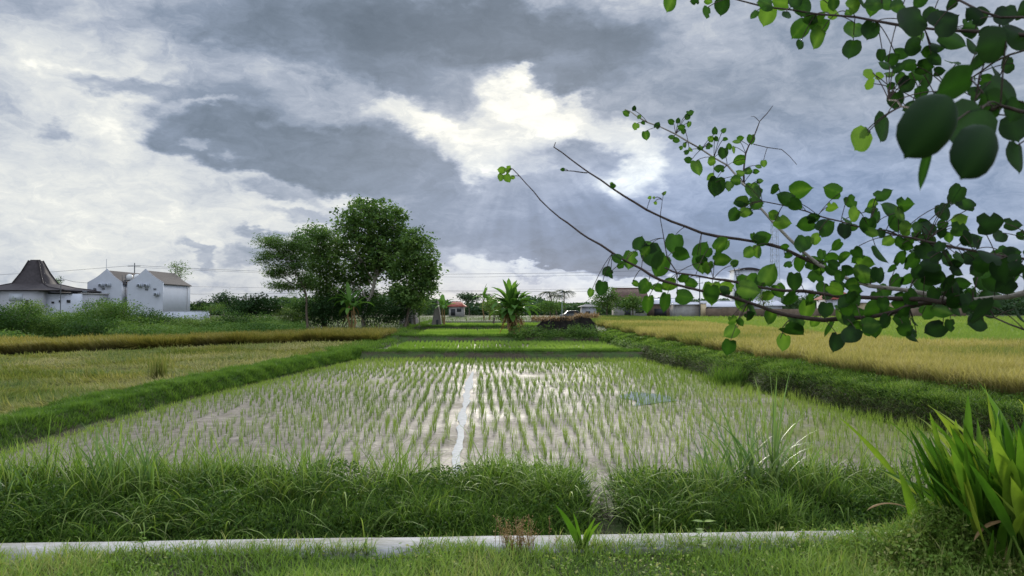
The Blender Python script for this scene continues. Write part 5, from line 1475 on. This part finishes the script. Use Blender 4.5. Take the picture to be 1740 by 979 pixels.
branch([(1740, 440), (1654, 426), (1592, 414), (1553, 405), (1504, 395), (1448, 383), (1409, 372), (1370, 359), (1295, 342)], (1.8, 2.5), .008, .002, root=(3.2, 2.7, 2.9))
branch([(1264, 312), (1267, 261), (1280, 235), (1291, 206), (1313, 180)], (2.83, 2.9), .004, .001)
branch([(1280, 245), (1328, 254), (1354, 280)], (2.86, 2.8), .002, .001)
branch([(1290, 206), (1284, 200), (1276, 198)], (2.88, 2.88), .0014, .0008)
branch([(1740, 60), (1696, 57), (1615, 52), (1523, 42), (1453, 29), (1387, 24), (1300, 12), (1200, -15)], (1.5, 2.1), .010, .002, root=(3.2, 2.65, 3.5))
branch([(1740, 86), (1690, 105), (1640, 140), (1590, 165), (1545, 190)], (1.5, 1.9), .005, .0015, root=(3.2, 2.65, 3.45))
branch([(1700, 180), (1640, 200), (1560, 190), (1510, 170)], (1.0, 1.7), .005, .002, root=(3.2, 2.7, 3.0))
branch([(1740, 560), (1690, 540), (1650, 525)], (1.8, 2.0), .004, .002, root=(3.2, 2.8, 2.3))
branch([(1151, 464), (1134, 438), (1128, 405), (1122, 372), (1124, 352), (1128, 328)], (2.5, 2.5), .002, .0008)
branch([(1345, 540), (1330, 556), (1326, 575)], (2.33, 2.3), .0018, .001)
branch([(1700, 30), (1600, -10), (1450, -20), (1340, -5)], (1.5, 2.0), .006, .002, root=(3.2, 2.6, 3.6))
allP = np.concatenate(BR)

# leaves read off the photograph: (x, y, length px, direction deg; 90 = hanging) in three close-ups
LZ = []
def Lz(ox, oy, s, depth, rows):
    for r in rows: LZ.append((ox + r[0] / s, oy + r[1] / s, r[2] / s, r[3] if len(r) > 3 else None, depth if len(r) < 5 else r[4], r[5] if len(r) > 5 else None))
Lz(820, 160, 2.448, 2.7, [(75,316,36,190,2.75,.95),(106,310,34,300,2.75,.95),(74,350,38,110,2.75,.9),(106,352,38,60,2.75,.9),(128,347,20,20,2.75,.9),(331,314,20,180),(545,382,30,0),(535,372,16,200),
 (693,431,18,180,2.5,.9),(713,430,14,300,2.5,.9),(720,455,16,60,2.5,.9),(757,411,26,330,2.5),(595,78,32,200),(651,97,28,100),(631,57,24,270),(636,138,40,110),(669,122,24,30),(680,175,48,80),(729,127,36,300),(781,114,38,200),(814,108,28,270),
 (866,76,36,350),(850,98,28,120),(858,128,28,100),(824,138,34,200),(836,158,28,90),(783,178,32,180),(809,192,34,20),(843,214,24),(828,222,24),(851,240,24),(867,232,26),(852,273,34,190),(893,312,66,80),(945,347,40,150),(973,395,56,80),
 (966,150,34,270),(1005,150,28,320),(947,185,30,200),(973,188,28,45),(1012,188,24),(940,220,30),(908,225,30),(1000,250,50,100),(1024,215,30,270),(1044,235,32,100),(1053,197,34,180),(1075,185,34,340),(1119,192,42,90),(1062,277,56,170),
 (948,280,50,160),(980,310,44,180),(1170,292,40,90),(1145,300,30,180),(1100,322,44,150),(1140,322,30,0),(1156,362,30,0),(1075,330,40),(1025,387,44,100),(1052,357,44,200),(1130,410,80,80),(1145,455,60,20),(1070,450,66,160),(1097,492,50,160),(1040,510,56,130),
 (655,618,72,290),(680,650,50,300),(555,680,48,200),(570,712,44,180),(612,695,80,100),(707,680,112,80),(740,720,110,120),(797,628,86,100),(833,668,74,20),(914,645,78,300),(908,715,92,90),(1000,622,88,330),(1004,686,86,10),(1052,702,38,320),
 (1105,660,50,140),(1143,660,52,80),(1148,598,56,330),(515,740,50,150),(533,757,30,70),(493,812,70,100),(450,830,40,110),(669,806,74,130),(720,805,60,200),(770,798,82,160),(690,880,86,90),(762,872,90,100),(846,844,84,10),(830,768,60,180),(872,790,66,0),
 (955,835,94,90),(1010,800,60,200),(1110,810,120,80),(1080,880,80,100),(1130,890,80,60),(1165,770,60,300),(700,640,60,20),(640,790,40,30),(905,690,60,200)])
Lz(1200, 300, 3.06, 2.3, [(50,60,100,95,2.7,.1),(122,50,60,100),(150,18,60,180),(285,22,36,0),(245,80,92,200),(265,140,72,0),(352,72,60,150),(175,133,80,180),(140,205,80,130),(210,187,64,0),(405,110,100,200),(490,68,145,340),(470,150,92,30),(343,197,62,200),
 (405,235,106,10),(513,250,100,170),(565,215,70,340),(630,258,122,330),(650,70,112,200),(660,160,76,0,2.3,.9),(757,138,86,60),(725,225,72,200),(722,290,92,100,2.2,.05),(770,265,50,0),(840,265,98,90),(858,143,66,160),(927,90,98,340),(950,170,112,200),(1040,148,102,350),
 (988,250,96,80),(910,300,60,120),(885,215,70,100),(1100,310,70,0),(1030,355,82,180),(940,340,80,140),(1105,400,92,0),(1300,100,102,290),(1345,150,92,60),(1237,195,92,80),(1225,260,70,120),(1328,228,100,330,2.0,1.),(1320,275,92,10),(1265,320,60,90),(1225,300,60,100),
 (1390,330,102,350),(1490,240,150,350,1.6,.05),(1520,320,92,140),(1600,250,92,10),(1640,310,60,60),(1460,410,132,200,1.6,.1),(1600,400,112,350),(500,360,112,110),(560,330,82,150),(490,460,104,90),(404,365,50,200),(430,410,40,0),(420,460,50,160),(85,350,102,320),(90,430,102,350),
 (10,400,60,90),(10,480,70,90),(155,450,46,330),(215,400,70,140),(265,395,82,90),(300,318,82,340),(250,320,50),(330,500,124,300),(455,555,104,90),(560,520,92,170),(600,410,62),(640,425,92),(715,415,82,320),(785,430,82,140),(830,450,92,0),(910,410,112,60),(960,480,62),
 (900,520,92,90),(800,500,112,200),(1000,430,102,160),(1060,450,102),(1140,400,102),(1160,460,92),(1240,430,92),(1330,430,92),(1300,490,92),(1400,490,92),(1200,530,130,10,2.0,.0),(1330,560,102),(1440,560,92),(1550,500,150,80,1.5,.1),(1550,570,120,150,1.5,.0),
 (1040,540,92),(980,560,112),(920,600,92),(1000,620,62),(230,590,120,20),(190,640,130,100),(25,620,102,90),(90,590,72,180),(430,640,102),(540,640,92),(520,700,104,100),(620,700,92),(640,620,72,0),(700,690,62),(760,640,92),(790,710,92),(860,700,122,160),(740,750,92,90),
 (700,740,82),(640,800,102,110),(745,835,122,130),(670,870,120,100,2.1,.1),(875,800,92,80),(930,760,82,120),(1060,830,112,60,2.0,.1),(1180,800,112,150),(1270,780,72,90,2.0,.1),(1080,760,62),(1010,740,92,180),(1230,700,112,30),(1160,700,92),(1430,720,180,150,1.4,.0),
 (1400,760,120,170),(1330,640,102),(1500,640,122),(460,805,122,20,2.2,.2),(400,870,100,110,2.2,.9),(125,810,92,150),(180,760,52),(145,745,62),(115,895,92,100),(230,720,62),(330,735,82,120),(480,750,92,0),(440,745,52,160),(600,590,90),(680,560,90),(380,600,80),(330,620,80),
 (1100,500,100,None,2.0,.2),(1250,560,110,None,1.9,.1),(1380,420,100),(1450,480,110),(1550,420,110),(1500,560,110,None,1.7,.1),(1600,560,110),(1620,480,110,None,1.7,.1),(1120,560,110),(1180,620,100),(1290,610,100),(570,450,90),(660,490,90),(740,490,80),(590,480,80),(1050,700,90),(1300,700,80),(950,700,80),(890,640,80),(560,760,70),(820,770,70)])
Lz(1100, 0, 2.719, 2.0, [(105,22,80,110),(215,5,50,180),(275,62,72,100),(345,35,92,100),(285,5,40),(490,70,50,130),(550,80,104,110),(610,10,92),(540,15,82,180),(645,75,52,90),(720,40,114,80),(700,140,104,130),(705,210,60,110),(800,120,92,60),(780,185,104,120),(865,65,60,0,2.0,.95),
 (860,25,60),(935,60,42),(960,20,92),(1045,30,104,100),(1150,30,92,160),(950,150,104,110),(1025,150,104,110),(940,230,104,110),(1255,10,82),(1200,110,200,150,1.3,.1),(1380,100,170,335,1.3,.1),(1240,150,120),(1215,220,112,160),(1290,240,62),(1340,220,82),(1420,190,122),
 (1500,130,92,10),(1550,70,112,330),(1490,210,82),(1650,80,122),(1690,160,142,200,1.5,.1),(1085,260,72,90),(1090,300,62),(1015,345,60,160,2.1,1.),(1075,352,50,0,2.1,1.),(1020,390,60,170,2.1,1.),(1125,343,50,350),(1120,398,50,180),(1170,370,62),(1190,400,80,120,2.1,.05),(1145,470,82,90),
 (1165,310,62),(1200,300,72),(1290,310,92,0),(1290,370,92),(1260,425,82,200),(1350,330,52),(1400,290,82),(1590,210,220,160,1.0,.0),(1500,310,180,160,1.1,.05),(1655,305,82,160),(1580,372,72,10),(1515,365,32),(1520,430,92),(1400,400,200,160,1.1,.2),(1650,430,172,None,1.2,.1),(1215,500,82,160,1.7,.1),
 (1090,600,150,110,1.5,.2),(990,620,62,140,1.6,.1),(985,655,120,130,1.5,1.),(1320,580,310,125,.75,.0),(1275,790,200,100,.85,.3),(1480,600,300,130,.95,.15),(1540,700,270,120,.78,.0),(1700,600,170,90,1.2,.1),(1710,740,180,100,1.2,.1),(1520,505,52),(1690,520,120,None,1.2,.1),(1140,270,70),(1180,250,80),(1100,20,80),(1000,10,80),
 (1430,900,102,120),(1480,940,72),(1370,965,62),(1250,350,80),(1330,280,80),(1720,50,110),(1400,20,90,None,1.6),(1600,330,80,None,1.5),(1350,450,100,None,1.3,.1),(1580,470,160,None,1.1,.1),(820,20,70),(680,10,80),(760,90,70)])
def fill(n, x0, x1, y0, y1, d0, d1):
    for _ in range(n):
        while True:
            b = allP[random.randrange(len(allP))]
            px = b[0] / b[1] * F_PX + 870 + random.gauss(0, 22); py = HOR - (b[2] - CAM_H) / b[1] * F_PX + random.gauss(0, 24)
            if x0 < px < x1 and y0 < py < y1: break
        LZ.append((px, py, random.uniform(20, 36), None, random.uniform(d0, d1), None))
fill(55, 1400, 1760, 360, 565, 1.7, 2.3)
fill(10, 1480, 1760, -20, 210, 1.5, 2.0)
fill(8, 1400, 1600, 330, 430, 1.8, 2.2)
lf = MB(); pet = MB()
tt_ = np.array([0, .04, .12, .26, .43, .60, .74, .84, .90, .94, 1.])
prof_w = np.interp(tt_, [0, .04, .18, .40, .60, .74, .84, .90, .94, 1], [.34, .74, .98, 1.0, .86, .62, .36, .15, .06, .0])
dvec = {}
for (px, py, ln, ang, D, tn) in LZ:
    if ang is None: ang = random.choice((random.uniform(40, 140), random.uniform(120, 220), random.uniform(-40, 50)))
    D = D * random.uniform(.95, 1.06)
    c = np.array(at(px, py, D))
    # nearest branch point decides how far off the leaf really hangs
    if D > 1.25:
        pp = allP; dd = np.linalg.norm(np.stack([(pp[:, 0] / pp[:, 1] * F_PX + 870 - px), ((pp[:, 2] - CAM_H) / pp[:, 1] * -F_PX + HOR - py)], 1), axis=1)
        b = pp[int(np.argmin(dd))]; D = .25 * D + .75 * (b[1] + random.uniform(-.09, .09)); c = np.array(at(px, py, D))
    L = ln * random.uniform(.82, 1.04) * (1.0 if D > 1.25 else .95) / F_PX * D
    a = math.radians(ang); right = np.array([1., 0, 0]); up = np.array([0, 0, 1.]); fw = np.array([0, 1., 0])
    ax = right * math.cos(a) - up * math.sin(a) + fw * random.uniform(-.35, .35); ax /= np.linalg.norm(ax)
    tilt = random.gauss(0, .42); tilt = max(-1.05, min(1.05, tilt))
    sd = np.cross(ax, fw); sd /= np.linalg.norm(sd); nr = np.cross(sd, ax)
    sd2 = sd * math.cos(tilt) + nr * math.sin(tilt); nr2 = np.cross(sd2, ax); 
    Wd = L * random.uniform(.82, .98) * (.62 if ln > 80 and tn == 1. else 1)
    if ln > 65 and ang == 100 and D < 1.1: Wd = L * .26
    curl = random.uniform(-.12, .28); cup = random.uniform(.05, .38)
    if D < .82: cup = .55; curl = .25; sd2 = sd * .97 - nr * .24; nr2 = np.cross(sd2, ax)
    base = c - ax * L * .5
    cc = base + np.outer(tt_ * L, ax) - np.outer(curl * L * (tt_ ** 2), nr2)
    rows = []
    notch = random.random() < .12; nk = random.randrange(3, 6)
    for q in (-1, -.55, 0, .55, 1):
        w = Wd * .5 * prof_w * q * (1 + .03 * math.sin(q * 9 + px))
        if notch and q == 1: w = w.copy(); w[nk] *= .55
        back = -np.maximum(0, .09 * (abs(q)) * (tt_ < .12)) * L
        rows.append(cc + np.outer(w, sd2) + np.outer(cup * L * (np.abs(w / L)) ** 1.2, nr2) + np.outer(back, ax))
    v = np.stack(rows, 1).reshape(-1, 3); n = len(tt_)
    i = np.arange(n - 1)[:, None] * 5 + np.arange(4)[None]
    if tn is None: tn = min(.9, max(.05, random.gauss(.42, .2) + .16 - .42 * min(1, max(0, (px - 1400) / 250))))
    if D < .82:      # the two nearest leaves are rolled back on themselves
        n = 24; m9 = 13; tv = np.linspace(0, 1, n); pw = np.interp(tv, [0, .05, .2, .45, .65, .8, .9, .95, 1], [.25, .62, .92, 1, .93, .70, .36, .12, 0])
        ph = np.linspace(-1.25, 1.25, m9); hw = Wd * .54; L = L * 1.22; base = c - ax * L * .5
        V_ = base + np.outer(tv * L * 1.02, ax)[:, None] * 1.0
        V_ = V_ + (hw * pw)[:, None, None] * (np.sin(ph)[None, :, None] * sd[None, None] + .8 * (1 - np.cos(ph))[None, :, None] * fw[None, None])
        V_ = V_ + ((tv - .5) ** 2 * .55 * L)[:, None, None] * fw[None, None]
        i = np.arange(n - 1)[:, None] * m9 + np.arange(m9 - 1)[None]
        lf.add(V_.reshape(-1, 3), np.stack([i, i + 1, i + m9 + 1, i + m9], -1).reshape(-1, 4), 1, .4 + .3 * np.tile(np.cos(ph) ** 12, n), np.repeat(tv, m9))
        continue
    lf.add(v, np.stack([i, i + 1, i + 6, i + 5], -1).reshape(-1, 4), 0, np.clip(tn + np.tile([-.05, .0, .16, .0, -.05], n) + rng.normal(0, .03, 5 * n), 0, 1), np.repeat(tt_, 5))
    dd = np.linalg.norm(allP - base, axis=1); b = allP[int(np.argmin(dd))]
    mid = (base + b) / 2 + np.array([0, 0, .15 * np.linalg.norm(base - b)])
    q = np.linspace(0, 1, 7)[:, None]
    if np.linalg.norm(base - b) < .6: pet.tube((1 - q) ** 2 * b + 2 * q * (1 - q) * mid + q * q * base, [.0012] * 7, 5)
o = lf.build('foliage', [M['over'], M['nearleaf']], over, OB, smooth=True)
pet.build('leaf_stalks', M['twig'], over, OB)
